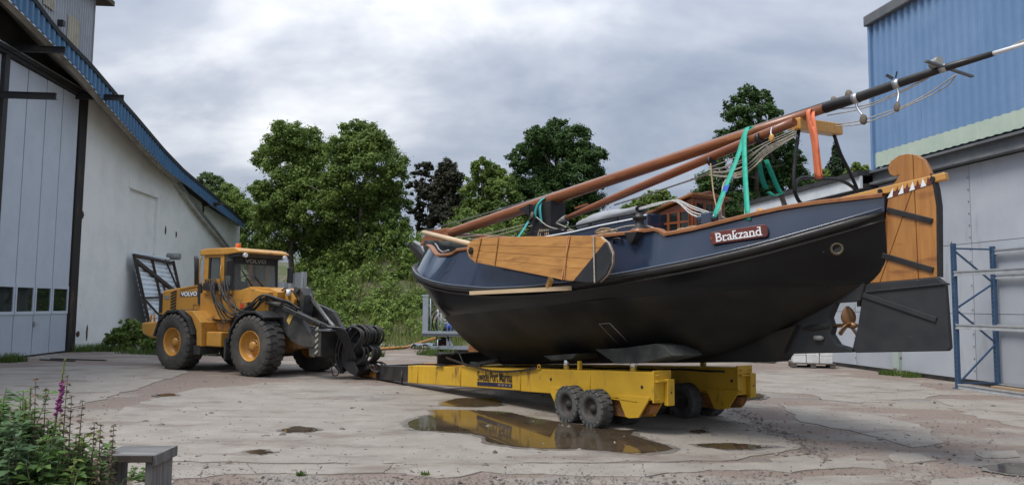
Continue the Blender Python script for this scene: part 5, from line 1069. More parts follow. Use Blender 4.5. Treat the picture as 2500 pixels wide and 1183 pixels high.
# ------------------------------------------------------------------ wheel loader
LF = Frame((-7.9, 20.45, 0), (.847, -.532))     # x forward, y < 0 is the side we see
M_lo = mat('loader_yellow', (.530, .268, .046), (.410, .195, .034), scale=2.0, rough=.45, rvar=.12, bump=.05, coat=.1, lo=.35, hi=.7, detail=8.0, c3=(.14, .075, .032), s3=2.6, lo3=.60, hi3=.74)
M_loD = mat('loader_grimy', (.300, .140, .030), (.10, .058, .026), scale=3, rough=.75, bump=.1)
M_tyre = mat('loader_tyre', (.038, .036, .033), (.085, .078, .068), scale=2.5, rough=.85, bump=.25, bscale=28)
M_glassL = glassmat('cab_glass', (.90, .96, .94), .03, .14, (.30, .33, .32)); M_dkplast = mat('dark_plastic', (.018, .018, .019), (.03, .03, .03), scale=5, rough=.6)
M_red = mat('red_lens', (.55, .05, .02), rough=.25); M_amber = mat('amber_lens', (.85, .16, .02), rough=.2); M_arm = mat('arm_grey', (.030, .031, .033), (.075, .068, .058), scale=3, rough=.6, bump=.1)
loader = thing('wheel_loader', 'orange yellow wheel loader with black lift arms coupled to the boat trailer', 'loader', LF.o, LF.rz)
def lp_(px, y): return [(lambda q: (q.x, q.z))(LF.at(a, b, y)) for a, b in px]
def L3(x, y, v): return LF.at(x, y, v)
def lplate(name, px, y0, y1, material, ref=None, par=loader, bev=.012):
    k = MB(); k.prism(lp_(px, y0 if ref is None else ref), y0, y1, 'y'); return k.build(name, material, par, bev)
def loader_wheel():
    R = .705; w = .255; k = MB()
    k.lathe([(R*.50, -w*.80), (R*.55, -w*.98), (R*.72, -w*1.03), (R*.88, -w*.98), (R*.955, -w*.84), (R*.965, -w*.4), (R*.965, w*.4), (R*.955, w*.84), (R*.88, w*.98), (R*.72, w*1.03), (R*.55, w*.98), (R*.50, w*.80)], (0, 0, 0), (0, 1, 0), 40)
    t = k.build('wheel', M_tyre, loader)
    l = MB(); n = 26
    for i in range(n):
        for sgn in (-1, 1):
            a = 2*PI*(i + (.5 if sgn > 0 else 0))/n; pts = []
            for (rr, y, da, wd) in ((.90, 1.0, .0, .055), (1.0, .84, .015, .06), (1.0, .35, .07, .065), (1.0, -.05, .02, .06)):
                for q in (-1, 1): ang = a + da + q*wd/R*.9; pts.append((R*rr*math.cos(ang), sgn*w*y, R*rr*math.sin(ang)))
            low = [(p[0]*.955, p[1], p[2]*.955) for p in pts]
            l.add(pts + low, [(0, 1, 3, 2), (2, 3, 5, 4), (4, 5, 7, 6), (0, 2, 10, 8), (2, 4, 12, 10), (4, 6, 14, 12), (1, 9, 11, 3), (3, 11, 13, 5), (5, 13, 15, 7), (6, 7, 15, 14), (0, 8, 9, 1)])
    o = l.build('tread_lugs', M_tyre, t); o['kind'] = 'stuff'
    for s in (-1, 1):
        r = MB(); r.lathe([(R*.515, s*w*.80), (R*.515, s*w*.90), (R*.485, s*w*.92), (R*.465, s*w*.80), (R*.45, s*w*.55), (R*.40, s*w*.15), (R*.25, s*w*.10), (R*.235, s*w*.42), (R*.20, s*w*.46), (R*.15, s*w*.46), (R*.14, s*w*.62), (R*.09, s*w*.68), (.001, s*w*.68)], (0, 0, 0), (0, 1, 0), 30); rim = r.build('rim', M_lo, t)
        for i in range(10): a = 2*PI*i/10; c = Vector((math.cos(a)*R*.19, s*w*.46, math.sin(a)*R*.19)); q = MB(); q.cyl(c, c+Vector((0, s*.025, 0)), .018, 6); q.build('wheel_nut', M_loD, t)
    return t
wp = loader_wheel(); wp.location = (0, -.93, .70)
for x, y in ((2.92, -.93), (.0, .93), (2.92, .93)):
    o = dup(wp, loader); o.location = (x, y, .70); o.rotation_euler = (0, random.uniform(0, 1), 0)
for x in (0, 2.92): k = MB(); k.tube([(x, -.8, .70), (x, -.3, .70), (x, 0, .70), (x, .3, .70), (x, .8, .70)], [.13, .15, .24, .15, .13], 12); k.build('axle', M_loD, loader)
k = MB(); k.box(-1.2, 1.25, -.42, .42, .62, 1.25); k.build('rear_frame', M_dkplast, loader, .03); k = MB(); k.box(1.55, 3.6, -.42, .42, .62, 1.35); k.build('front_frame', M_loD, loader, .03); k = MB(); k.cyl((1.4, 0, .55), (1.4, 0, 1.3), .16, 12); k.build('pivot_joint', M_black, loader)
# counterweight and hood
cw = MB(); cw.prism(lp_([(349, 790), (354, 786), (392, 783), (400, 800), (398, 824), (372, 824), (352, 815)], -.72), -.78, .78, 'y'); cw.build('counterweight', M_lo, loader, .05)
k = MB(); c = L3(372, 783, -.5); k.tube([c+Vector((-.10, 0, -.02)), c+Vector((-.06, 0, .16)), c+Vector((.06, 0, .16)), c+Vector((.10, 0, -.02))], .03, 8); k.build('tow_eye', M_lo, loader)
hood = MB(); hood.prism([(-1.40, 1.18), (-1.42, 1.88), (-1.34, 2.0), (-.9, 2.05), (.24, 2.16), (.30, 1.15)], -.58, .58, 'y'); hood = hood.build('hood', M_lo, loader, .045)
k = MB(); k.prism([(-1.47, 1.10), (-1.48, 1.86), (-1.43, 1.95), (-1.33, 1.90), (-1.33, 1.10)], -.60, .60, 'y'); k.build('rear_grille', M_dkplast, hood, .02)
k = MB(); k.prism([(-.6, 2.02), (.26, 2.13), (.26, 2.16), (-.6, 2.05)], -.605, -.585, 'y'); k.build('hood_rib', M_lo, hood)
for i in range(9):
    z = 1.30 + i*.078; k = MB(); k.bar((-.97, -.59, z), (-.74, -.59, z+.10*-1 + .17), .02, .032, (0, 0, 1)); k.build('louvre', M_dkplast, hood)
k = MB(); k.box(-1.26, -1.05, -.592, -.58, 1.77, 1.87); k.build('model_badge', M_trim, hood, .003)
dec = MB(); dec.prism([(-.58, 1.84), (.28, 1.86), (.28, 1.985), (-.58, 1.965)], -.590, -.581, 'y'); dec = dec.build('name_decal', mat('grey_decal', (.06, .065, .07), (.11, .115, .12), scale=2, rough=.4), hood)
lettering('lettering', 'VOLVO', mat('decal_white', (.80, .80, .78), rough=.4), dec, basis((-.20, -.592, 1.905), (1, 0, .02), (0, 0, 1)), .145, .001, .006, 1.35)
k = MB(); k.box(-1.40, -1.18, -.62, -.58, 1.375, 1.40); k.build('hood_latch', M_lo, hood)
k = MB(); k.box(-.02, -.005, -.588, -.58, 1.2, 1.62); k.box(-.02, .3, -.588, -.58, 1.62, 1.635); k.build('hatch_seam', M_loD, hood)
for i in range(2):
    for j in range(3): k = MB(); k.cyl((.06+i*.09, -.585, 1.32+j*.09), (.06+i*.09, -.595, 1.32+j*.09), .014, 8); k.build('hatch_bolt', M_dkplast, hood)
ex = MB(); p0, p1 = L3(481, 697, -.32), L3(480, 632, -.32); ex.tube([p0-Vector((0, 0, .2)), p1, p1+Vector((-.05, 0, .05))], [.06, .06, .05], 12); ex.build('exhaust_pipe', M_dkplast, loader)
# side bodywork under the cab
lplate('side_tank', [(489, 716), (500, 712), (556, 715), (610, 702), (625, 707), (655, 712), (654, 775), (610, 770), (560, 782), (500, 776), (487, 770)], -.66, .66, M_lo)
lplate('side_skirt', [(500, 776), (560, 783), (562, 808), (515, 806), (505, 795)], -.60, .60, M_loD)
lplate('black_post', [(482, 690), (490, 690), (489, 742), (482, 742)], -.63, -.58, M_dkplast)
# fenders
def fender(cx, pts_in, y0, y1, material, name):
    k = MB(); k.prism(pts_in, y0, y1, 'y'); k.build(name, material, loader, .01)
def arc(cx, r0, r1, a0, a1, n): return [(cx+math.cos(a)*r1, .70+math.sin(a)*r1) for a in np.linspace(a0, a1, n)] + [(cx+math.cos(a)*r0, .70+math.sin(a)*r0) for a in np.linspace(a1, a0, n)]
for sg in (-1, 1):
    ya, yb = sorted((sg*1.16, sg*.60)); fender(0, arc(0, .76, .83, PI*.95, PI*.08, 6), ya, yb, M_dkplast, 'rear_fender')
    ya, yb = sorted((sg*1.05, sg*.50)); fender(0, [(.30, 1.49), (.62, 1.48), (.98, 1.20), (1.02, .62), (.84, .62), (.80, 1.0), (.60, 1.32), (.30, 1.47)], ya, yb, M_lo, 'fender_panel')
    k = MB(); k.box(.70, .98, ya, yb, .42, .64); k.build('mud_flap', M_rubd, loader)
    ya, yb = sorted((sg*1.16, sg*.55)); fender(2.92, arc(2.92, .77, .83, PI*.98, PI*.30, 6), ya, yb, M_dkplast, 'front_fender')
    k = MB(); k.box(2.02, 2.08, ya, yb, .34, .86); k.build('mud_flap', M_rubd, loader)
    ya, yb = sorted((sg*.95, sg*.5)); k = MB(); k.box(1.05, 1.62, ya, yb, .62, .98); k.build('battery_box', M_lo, loader, .03)
    k = MB(); k.box(1.2, 1.5, *sorted((sg*.98, sg*.7)), .40, .43); k.build('step', M_dkplast, loader)
# cab
cab = MB(); cab.box(.52, 1.62, -.72, .72, 1.90, 2.02); cab = cab.build('cab', M_lo, loader, .02)
k = MB(); k.prism([(.42, 2.88), (.44, 3.02), (.7, 3.05), (1.75, 3.05), (1.98, 2.97), (1.98, 2.92), (1.5, 2.88)], -.78, .78, 'y'); rf = k.build('cab_roof', M_lo, cab, .035)
k = MB(); k.prism([(1.48, 2.80), (1.90, 2.83), (1.96, 2.915), (1.48, 2.875)], -.74, .74, 'y'); k.build('sun_visor', M_dkplast, cab, .01)
def post(x0, x1, y, w=.07, dx=0.0, material=None, z0=2.0, z1=2.9, name='cab_post'):
    k = MB(); k.add([(x0, y-w/2, z0), (x1, y-w/2, z0), (x1, y+w/2, z0), (x0, y+w/2, z0), (x0+dx, y-w/2, z1), (x1+dx, y-w/2, z1), (x1+dx, y+w/2, z1), (x0+dx, y+w/2, z1)], [(0, 1, 2, 3), (4, 7, 6, 5), (0, 4, 5, 1), (1, 5, 6, 2), (2, 6, 7, 3), (3, 7, 4, 0)]); return k.build(name, material or M_lo, cab, .008)
for s in (-1, 1):
    post(.54, .72, s*.69); post(1.20, 1.34, s*.70); post(1.58, 1.66, s*.685, .06, -.03, M_dkplast)
    k = MB(); k.box(.72, 1.20, s*.70-.03, s*.70+.03, 2.0, 2.28); k.box(.72, 1.20, s*.70-.03, s*.70+.03, 2.82, 2.9); k.build('door_panel', M_lo, cab)
    k = MB(); k.box(.72, .79, s*.69-.02, s*.69+.02, 2.28, 2.82); k.build('window_seal', M_dkplast, cab); k = MB(); k.box(1.14, 1.20, s*.69-.02, s*.69+.02, 2.28, 2.82); k.build('window_seal', M_dkplast, cab)
    k = MB(); k.box(.79, 1.14, s*.69-.005, s*.69+.005, 2.28, 2.82); k.build('door_window', M_glassL, cab)
    k = MB(); k.box(1.34, 1.58, s*.685-.005, s*.685+.005, 2.0, 2.88); k.build('side_window', M_glassL, cab)
    k = MB(); k.box(1.34, 1.60, s*.70-.02, s*.70+.02, 1.93, 2.12); k.build('sill', M_dkplast, cab)
k = MB(); k.add([(1.64, -.65, 2.0), (1.64, .65, 2.0), (1.60, .65, 2.86), (1.60, -.65, 2.86)], [(0, 1, 2, 3)]); ws = k.build('windshield', M_glassL, cab)
lettering('lettering', 'VOLVO', mat('faint_print', (.32, .33, .34), rough=.5), ws, basis((1.635, 0, 2.74), (0, 1, 0), (-.04, 0, 1)), .13, .001, .004, 1.5)
k = MB(); k.box(1.595, 1.615, -.64, .64, 2.66, 2.85); k.build('sun_strip', glassmat('tinted_strip', (.55, .58, .6), .05, .25, (.06, .065, .07)), cab)
k = MB(); k.add([(.55, -.65, 2.02), (.55, .65, 2.02), (.55, .65, 2.86), (.55, -.65, 2.86)], [(0, 1, 2, 3)]); k.build('rear_window', M_glassL, cab)
k = MB(); k.box(.72, 1.05, -.25, .25, 2.02, 2.22); k.prism([(.70, 2.15), (.82, 2.15), (.74, 2.72), (.62, 2.70)], -.24, .24, 'y'); k.build('seat', M_dkplast, cab, .03)
k = MB(); k.tube([(1.38, 0, 2.0), (1.28, 0, 2.30)], .03, 8); k.tube([Vector((1.28, 0, 2.31)) + Vector((.10*math.cos(a)*.8, .19*math.sin(a), .09*math.cos(a))) for a in np.linspace(0, 2*PI, 20)], .014, 6); k.build('steering_wheel', M_dkplast, cab)
k = MB(); k.bar((1.655, -.05, 2.05), (1.635, -.42, 2.50), .02, .02); k.bar((1.655, .3, 2.05), (1.64, -.02, 2.36), .02, .02); k.build('wiper', M_dkplast, cab)
k = MB(); k.cyl((1.52, -.72, 3.05), (1.52, -.72, 3.17), .065, 14); k = k.build('beacon', M_amber, cab, .01); k.location = (0, .25, 0)
for y in (-.62, .62): q = MB(); q.cyl((1.93, y, 2.87), (2.02, y, 2.86), .055, 12); q.build('work_lamp', M_whitep, cab)
k = MB(); k.box(1.62, 1.70, -.93, -.74, 2.36, 2.72); k.build('mirror', M_dkplast, cab, .02); k = MB(); k.tube(catmull([(1.85, .72, 2.9), (1.92, .86, 2.92), (1.90, .93, 2.75), (1.88, .93, 2.6)], 4), .014, 6); k.build('mirror_arm', M_dkplast, cab); k = MB(); k.box(1.84, 1.90, .84, 1.02, 2.22, 2.62); k.build('mirror', M_dkplast, cab, .02)
k = MB(); k.tube(catmull([(.50, -.74, 2.15), (.46, -.78, 2.3), (.46, -.78, 2.75), (.50, -.74, 2.85)], 4), .016, 6); k.build('grab_rail', M_lo, cab); k = MB(); k.tube([(1.27, -.76, 2.15), (1.27, -.78, 2.4), (1.27, -.76, 2.62)], .014, 6); k.build('grab_rail', M_lo, cab)
# valve block and hose loops on the cab side
k = MB(); k.box(.66, 1.16, -.82, -.72, 2.0, 2.18); k.build('valve_block', M_dkplast, loader, .01)
for i in range(7): k = MB(); x = .70+i*.065; k.cyl((x, -.78, 2.18), (x, -.78, 2.28), .016, 6); k.build('valve_fitting', M_dkplast, loader)
rd = random.Random(8)
def lhose(pts, r=.024, name='hydraulic_hose', par=None): k = MB(); k.tube(catmull(pts, 5), r, 7); return k.build(name, M_hose, par or loader)
for i in range(8):
    a = i*5; J = lambda s: rd.uniform(-s, s)
    lhose([L3(516+a*1.05, 686+J(5), -.80), L3(518+a*1.1+J(6), 714+J(8), -.86+J(.04)), L3(535+a*.9+J(8), 742+J(10), -.88+J(.05)), L3(572+a*.5+J(8), 764+J(8), -.88+J(.05)), L3(606+a*.4, 748+J(12), -.84+J(.05)), L3(640+a*.3, 724+J(7), -.76+J(.05)), L3(690+i*2, 740+J(7), -.66+J(.04)), L3(720+i*2, 758+J(6), -.62)], .019)
for i in range(3): lhose([L3(512+i*4, 690, -.80), L3(520+i*4, 730, -.86), L3(545+i*6, 785-i*6, -.80), L3(570+i*4, 780-i*4, -.74)], .018)
# front tower, headlamp, lift arms
lplate('front_deck', [(560, 716), (612, 699), (660, 703), (678, 712), (676, 730), (640, 735), (612, 775), (562, 780)], -.52, .52, M_lo, ref=-.52)
lplate('loader_tower', [(640, 735), (688, 728), (700, 712), (712, 712), (720, 730), (716, 745), (690, 790), (650, 795)], -.30, .30, M_lo, ref=-.3)
lplate('tower_side', [(614, 740), (645, 736), (660, 792), (690, 815), (680, 830), (610, 790)], -.46, -.38, M_lo, ref=-.46)
k = MB(); c = L3(604, 746, -.72); k.box(c.x-.16, c.x+.10, -.82, -.64, c.z-.12, c.z+.10); hl = k.build('headlamp_box', M_loD, loader, .02); k = MB(); k.box(c.x+.10, c.x+.115, -.80, -.66, c.z-.08, c.z+.07); k.build('headlamp_lens', M_pane, hl); k = MB(); k.box(c.x-.12, c.x-.03, -.832, -.82, c.z-.06, c.z+.05); k.build('indicator_lens', M_red, hl)
armp = [(648, 742), (668, 733), (700, 746), (728, 760), (742, 790), (765, 823), (772, 838), (762, 848), (738, 846), (710, 832), (694, 812), (672, 778), (650, 764)]
for y0, y1 in ((-.62, -.50), (.50, .62)):
    k = MB(); k.prism(lp_(armp, -.62), y0, y1, 'y'); arm = k.build('lift_arm', M_arm, loader, .015)
    if y0 < 0:
        q = lp_([(700, 782), (708, 766), (716, 770), (706, 792)], -.625); k = MB(); k.prism(q, -.632, -.622, 'y'); k.build('warning_label', mat('label_yellow', (.55, .38, .10), rough=.5), arm)
    pa = L3(666, 748, y0); k = MB(); k.cyl((pa.x, y0-.03, pa.z), (pa.x, y1+.03, pa.z), .09, 14); k.build('pivot_pin', M_arm, arm)
# lift cylinders: black barrel, bright rod
for v in (-.42, .42):
    a, b = L3(640, 790, v), L3(735, 825, v); k = MB(); k.cyl(a, a.lerp(b, .6), .06, 12); k.build('cylinder_barrel', M_arm, loader); k = MB(); k.cyl(a.lerp(b, .6), b, .032, 10); k.build('cylinder_rod', M_chrome, loader)
a, b = L3(652, 737, -.70), L3(688, 744, -.70); k = MB(); k.tube([a, b], .055, 12); k.build('hose_sleeve', M_arm, loader)
# tilt linkage: upright bell crank, link rods
k = MB(); k.prism(lp_([(728, 712), (734, 702), (746, 702), (756, 720), (752, 760), (744, 800), (728, 800), (730, 760)], 0), -.16, .16, 'y'); k.build('bell_crank', M_arm, loader, .02)
for v in (-.20, .20): k = MB(); c = L3(740, 707, 0); k.cyl((c.x, v-.03, c.z), (c.x, v+.03, c.z), .07, 12); k.build('crank_eye', M_arm, loader)
k = MB(); k.tube(catmull([L3(749, 703, .10), L3(768, 738, .10), L3(792, 770, .10), L3(816, 798, .10)], 5), [.045]*16, 8); k.build('tilt_link', M_trim, loader)
k = MB(); k.tube(catmull([L3(757, 716, -.10), L3(775, 748, -.10), L3(800, 785, -.10)], 5), [.03]*11, 8); k.build('tilt_link', M_arm, loader)
k = MB(); k.prism(lp_([(752, 735), (780, 745), (800, 775), (800, 800), (760, 785), (750, 760)], .35), .30, .38, 'y'); k.build('far_cheek', M_arm, loader, .01)
k = MB(); a, b = L3(700, 716, .0), L3(735, 712, 0); k.cyl(a, b, .07, 12); k.build('tilt_cylinder', M_arm, loader)
k = MB(); c = L3(704, 722, -.33); k.cyl(c, c+Vector((0, 0, .16)), .05, 12); k.build('filter_cup', M_whitep, loader)
for i in range(2): lhose([L3(680+i*8, 735, -.3), L3(684+i*8, 714, -.3), L3(700+i*6, 703+i*4, -.28), L3(716+i*4, 716, -.25), L3(728, 738, -.2)], .022)
# corrugated hose guard along the arm
k = MB(); a, b = L3(728, 764, -.68), L3(786, 792, -.66); n = 34; k.tube([a.lerp(b, i/n) for i in range(n+1)], [.062 if i % 4 < 2 else .048 for i in range(n+1)], 9); k.build('hose_guard', M_hose, loader)
for i in range(5): lhose([L3(690, 745+i*2, -.70), L3(730, 766+i*2, -.70), L3(790, 790+i*1.5, -.66), L3(820+i*5, 808-i, -.5), L3(845+i*4, 850, -.3), L3(850+i*5, 880, -.2)], .026)
for i in range(4): lhose([L3(700+i*4, 760+i*6, -.45), L3(740+i*4, 790+i*4, -.45), L3(775, 800+i*6, -.40), L3(800, 812+i*8, -.3)], .03)
# coupler and hitch frame in front
k = MB(); k.prism(lp_([(762, 806), (778, 792), (792, 798), (794, 812), (778, 832), (776, 858), (770, 872), (757, 868), (756, 838)], -.56), -.60, -.48, 'y'); cp = k.build('coupler_arm', M_arm, loader, .015); k = MB(); k.prism(lp_([(762, 806), (778, 792), (792, 798), (794, 812), (778, 832), (776, 858), (770, 872), (757, 868), (756, 838)], -.56), .48, .60, 'y'); k.build('coupler_arm', M_arm, loader, .015)
k = MB(); c0, c1 = lp_([(800, 806), (800, 868)], -.4); k.box(c0[0]-.05, c0[0]+.10, -.70, .80, c1[1], c0[1]); hf = k.build('hitch_frame', M_arm, loader, .02)
k = MB(); k.box(c0[0]-.08, c0[0]+.40, -.72, .82, c0[1], c0[1]+.035); k.build('frame_top', M_steelb, hf)
for i in range(5): k = MB(); z = c1[1] + .06 + i*.13; k.bar((c0[0]-.06, -.71, z), (c0[0]+.02, -.71, z+.07), .01, .05, (0, 0, 1)); k.build('hazard_mark', mat('hazard_pale%d' % i, (.30, .29, .23), rough=.6), hf)
k = MB(); k.prism(lp_([(800, 820), (850, 815), (862, 860), (878, 905), (872, 918), (850, 905), (830, 880), (800, 870)], -.15), -.20, .25, 'y'); k.build('hitch_plate', M_black, loader, .02)
k = MB(); k.tube([L3(842, 880, 0), L3(862, 902, 0), L3(885, 912, 0)], [.12, .10, .08], 10); k.build('hitch_hook', M_black, loader)
def L0(x, y, v): q = LF.at(x, y, 0); return Vector((q.x, v, q.z))
# the hose loops over the hitch
for i in range(13):
    v = -.34 + .052*i + rd.uniform(-.03, .03); o = rd.uniform(-12, 9)
    lhose([L0(846+rd.uniform(-8, 8), 900, v*.4), L0(850+o, 868, v*.8), L0(862+o, 830, v), L0(880+o, 802+rd.uniform(-4, 4), v), L0(900+o*.8, 796+rd.uniform(-4, 4), v), L0(914+o*.6, 812, v), L0(910+o*.6, 832, v), L0(896+o, 848, v*.8), L0(878, 868, v*.6), L0(862, 890, v*.4)], .027)
for i in range(8):
    v = -.26 + .065*i + rd.uniform(-.03, .03); o = rd.uniform(-10, 8)
    lhose([L0(880+o, 850, v), L0(900+o, 842, v), L0(914+o, 852, v), L0(912+o, 872, v), L0(896+o, 884, v*.8), L0(870, 892, v*.5), L0(850+o, 902, v*.3)], .026)
for i in range(9): lhose([L0(838+rd.uniform(-4, 12), 858, -.3+.06*i), L0(834+rd.uniform(-6, 14), 880, -.3+.06*i), L0(842+rd.uniform(-6, 10), 904+rd.uniform(-8, 6), -.25+.05*i)], .024)
lhose([L0(832, 896, -.3), L0(836, 912, -.3), L0(846, 912, -.28), L0(850, 898, -.28)], .014)
for i in range(6): lhose([L0(880+i*3, 884+i, -.1+.06*i), L0(900+i*3, 886+rd.uniform(-3, 3), -.1+.06*i), L0(912+i*4, 898, -.1+.06*i), L0(925, 908, -.1)], .018)
# ------------------------------------------------------------------ galvanised cage trailer behind the bow
def cage_trailer():
    Y = 27.6; A = aty(1032, 862, Y); A.z = 0; t = thing('cage_trailer', 'small galvanised cage trailer parked behind the bow', 'trailer', A); g_ = mat('galvanised', (.36, .41, .46), (.29, .33, .37), scale=5, rough=.5, metal=.3)
    def X(px, py): p = aty(px, py, Y) - A; return p
    def bx(name, x0, y0, x1, y1, d0, d1, material=g_, par=t):
        a, b = X(x0, y1), X(x1, y0); k = MB(); k.box(a.x, b.x, d0, d1, a.z, b.z); return k.build(name, material, par, .006)
    bx('floor', 1030, 814, 1250, 820, 0, 2.0, M_steelb); bx('floor_rail', 1030, 810, 1250, 814, -.02, .06); bx('corner_post', 1031, 722, 1046, 810, -.01, .16); bx('post_cap', 1030, 719, 1049, 723, -.02, .18)
    for i, x in enumerate((1051, 1062, 1070, 1077, 1086, 1092, 1101, 1109, 1117, 1126, 1135)): k = MB(); a, b = X(x, 812), X(x, (724, 748, 745, 760, 758, 770)[i % 6] if i < 6 else 760); k.cyl((a.x, .02 + (.9 if i % 3 == 1 else 0), a.z), (b.x, .02 + (.9 if i % 3 == 1 else 0), b.z), .022, 6); k.build('cage_bar', g_, t)
    k = MB(); a, b = X(1046, 735), X(1250, 735); k.bar((a.x, 1.9, a.z), (b.x, 1.9, b.z), .04, .04); k.build('top_rail', g_, t)
    c = X(1078, 842); R = c.z
    k = MB(); k.lathe([(R*.45, -.09), (R*.6, -.11), (R*.9, -.10), (R, -.05), (R, .05), (R*.9, .10), (R*.6, .11), (R*.45, .09)], (c.x, .5, R), (0, 1, 0), 24); w = k.build('wheel', M_rubd, t); k = MB(); k.lathe([(R*.46, -.08), (R*.40, -.03), (.001, -.02)], (c.x, .5, R), (0, 1, 0), 18); k.build('rim', M_redp, w)
    bx('drawbar', 1050, 845, 1190, 852, .1, .2); k = MB(); a, b = X(1092, 818), X(1104, 846); k.bar((a.x, .12, a.z), (b.x, .12, b.z), .06, .10); k.bar((a.x, .12, a.z), (X(1093, 846).x, .12, b.z), .06, .10); k.build('drawbar_stay', g_, t)
    k = MB(); a, b = X(1068, 832), X(1068, 862); k.cyl((a.x, .05, a.z+.05), (a.x, .05, .02), .025, 8); k.bar((a.x, .05, a.z+.05), (a.x+.12, .05, a.z+.08), .02, .02); k.build('prop_stand', g_, t)
    for i in range(4):
        c = X(1062+i*5, 780+i*4); o = MB(); r = .52-.05*i; o.tube([(c.x + math.cos(a)*r*.75, .5+i*.12, c.z + math.sin(a)*r) for a in np.linspace(.3, 2*PI, 24)], .03, 6); o = o.build('hose_coil', M_hose); o.location = A; tag(o, 'black hose coiled inside the galvanised cage trailer', 'hose', 'hose coils in the cage trailer')
    rd = random.Random(4)
    k = MB()
    for i in range(30): a = X(rd.uniform(1075, 1130), rd.uniform(770, 810)); b = X(rd.uniform(1075, 1130), rd.uniform(780, 812)); k.tube([(a.x, rd.uniform(.2, 1.4), a.z), (b.x, rd.uniform(.2, 1.4), b.z)], .016, 5)
    o = k.build('scrap_tubing', g_); o.location = A; tag(o, 'tangle of pale metal tubing inside the cage trailer', 'scrap', kind='stuff')
    c = X(1095, 798); k = MB(); k.lathe([(.001, -.16), (.10, -.14), (.16, 0), (.10, .14), (.001, .16)], (c.x, .35, c.z), (1, 0, .3), 14); o = k.build('blue_float', mat('blue_plastic', (.02, .07, .35), rough=.4)); o.location = A; tag(o, 'blue float lying in the galvanised cage trailer', 'float')
cage_trailer()
k = MB(); a, b = gnd(912, 856), gnd(1062, 846); k.tube([Vector((a.x, a.y, .06)), a.lerp(b, .5)+Vector((0, 0, .06)), Vector((b.x, b.y, .35))], .055, 8); tag(k.build('orange_pole', mat('orange_pole', (.52, .24, .06), (.40, .19, .06), scale=2, rough=.6)), 'long orange pole lying on the ground behind the hoses', 'pole')
k = MB(); c = gnd(1166, 866); k.box(c.x-.32, c.x+.25, c.y, c.y+.4, 0, .34); tag(k.build('rusty_crate', M_rusto, None, .02), 'rusty orange steel box on the ground behind the bow', 'box')
k = MB(); c = gnd(1030, 852); rows = [[(c.x + (i-3)*.16 + .05*math.sin(3*i+j), c.y + j*.25, .06+.16*abs(math.sin(i*1.3+j*.8))) for i in range(7)] for j in range(4)]; k.grid(rows, False); tag(k.build('crumpled_tarpaulin', mat('grey_tarp', (.22, .26, .30), (.15, .18, .21), scale=4, rough=.5), None, solid=.01), 'crumpled grey tarpaulin lying beside the cage trailer', 'tarpaulin')
for x, y, n in ((200, 877, 1.8), (150, 879, 1.2)):
    c = gnd(x, y); k = MB(); k.bar((c.x-n/2, c.y, .02), (c.x+n/2, c.y-.4, .02), .08, .03); tag(k.build('loose_batten', mat('dark_batten%d' % x, (.06, .055, .05), rough=.9)), 'dark batten lying on the ground %s the white hall door' % ('right of' if x > 170 else 'before'), 'batten')
# ------------------------------------------------------------------ weathered bench
def bench():
    t = thing('wooden_bench', 'small weathered grey wooden bench beside the tall weeds', 'bench', (-3.13, 6.6, 0), 0.03)
    wm = objrand(mat('weathered_wood', (.190, .188, .184), (.095, .092, .088), scale=3, rough=.85, stretch=(.4, 8, 8), bump=.5, bscale=10, detail=8), .15); wv = objrand(mat('weathered_upright', (.205, .200, .192), (.105, .098, .092), scale=3, rough=.85, stretch=(8, 8, .4), bump=.5, bscale=10, detail=8), .15); wd_ = mat('dark_edge_wood', (.045, .036, .030), (.085, .072, .06), scale=6, rough=.9)
    for i, (y0, y1) in enumerate(((-.22, -.075), (-.07, .075), (.08, .22))): k = MB(); k.box(-.22, .22, y0, y1, .422, .455); k.build('seat_plank', wm, t, .006)
    k = MB(); k.box(-.222, .222, -.245, -.222, .40, .456); k.build('front_rail', wd_, t, .004); k = MB(); k.box(-.19, .19, -.02, .02, .38, .42); k.build('stretcher', wd_, t)
    for x in (-.20, .18):
        for y0, y1 in ((-.21, -.005), (.005, .21)): k = MB(); k.box(x-.025, x+.03, y0, y1, 0, .42); k.build('leg_plank', wv, t, .005)
    k = MB(); k.box(.212, .245, -.22, .22, .37, .457); k.build('end_cap', wv, t, .005)
bench()
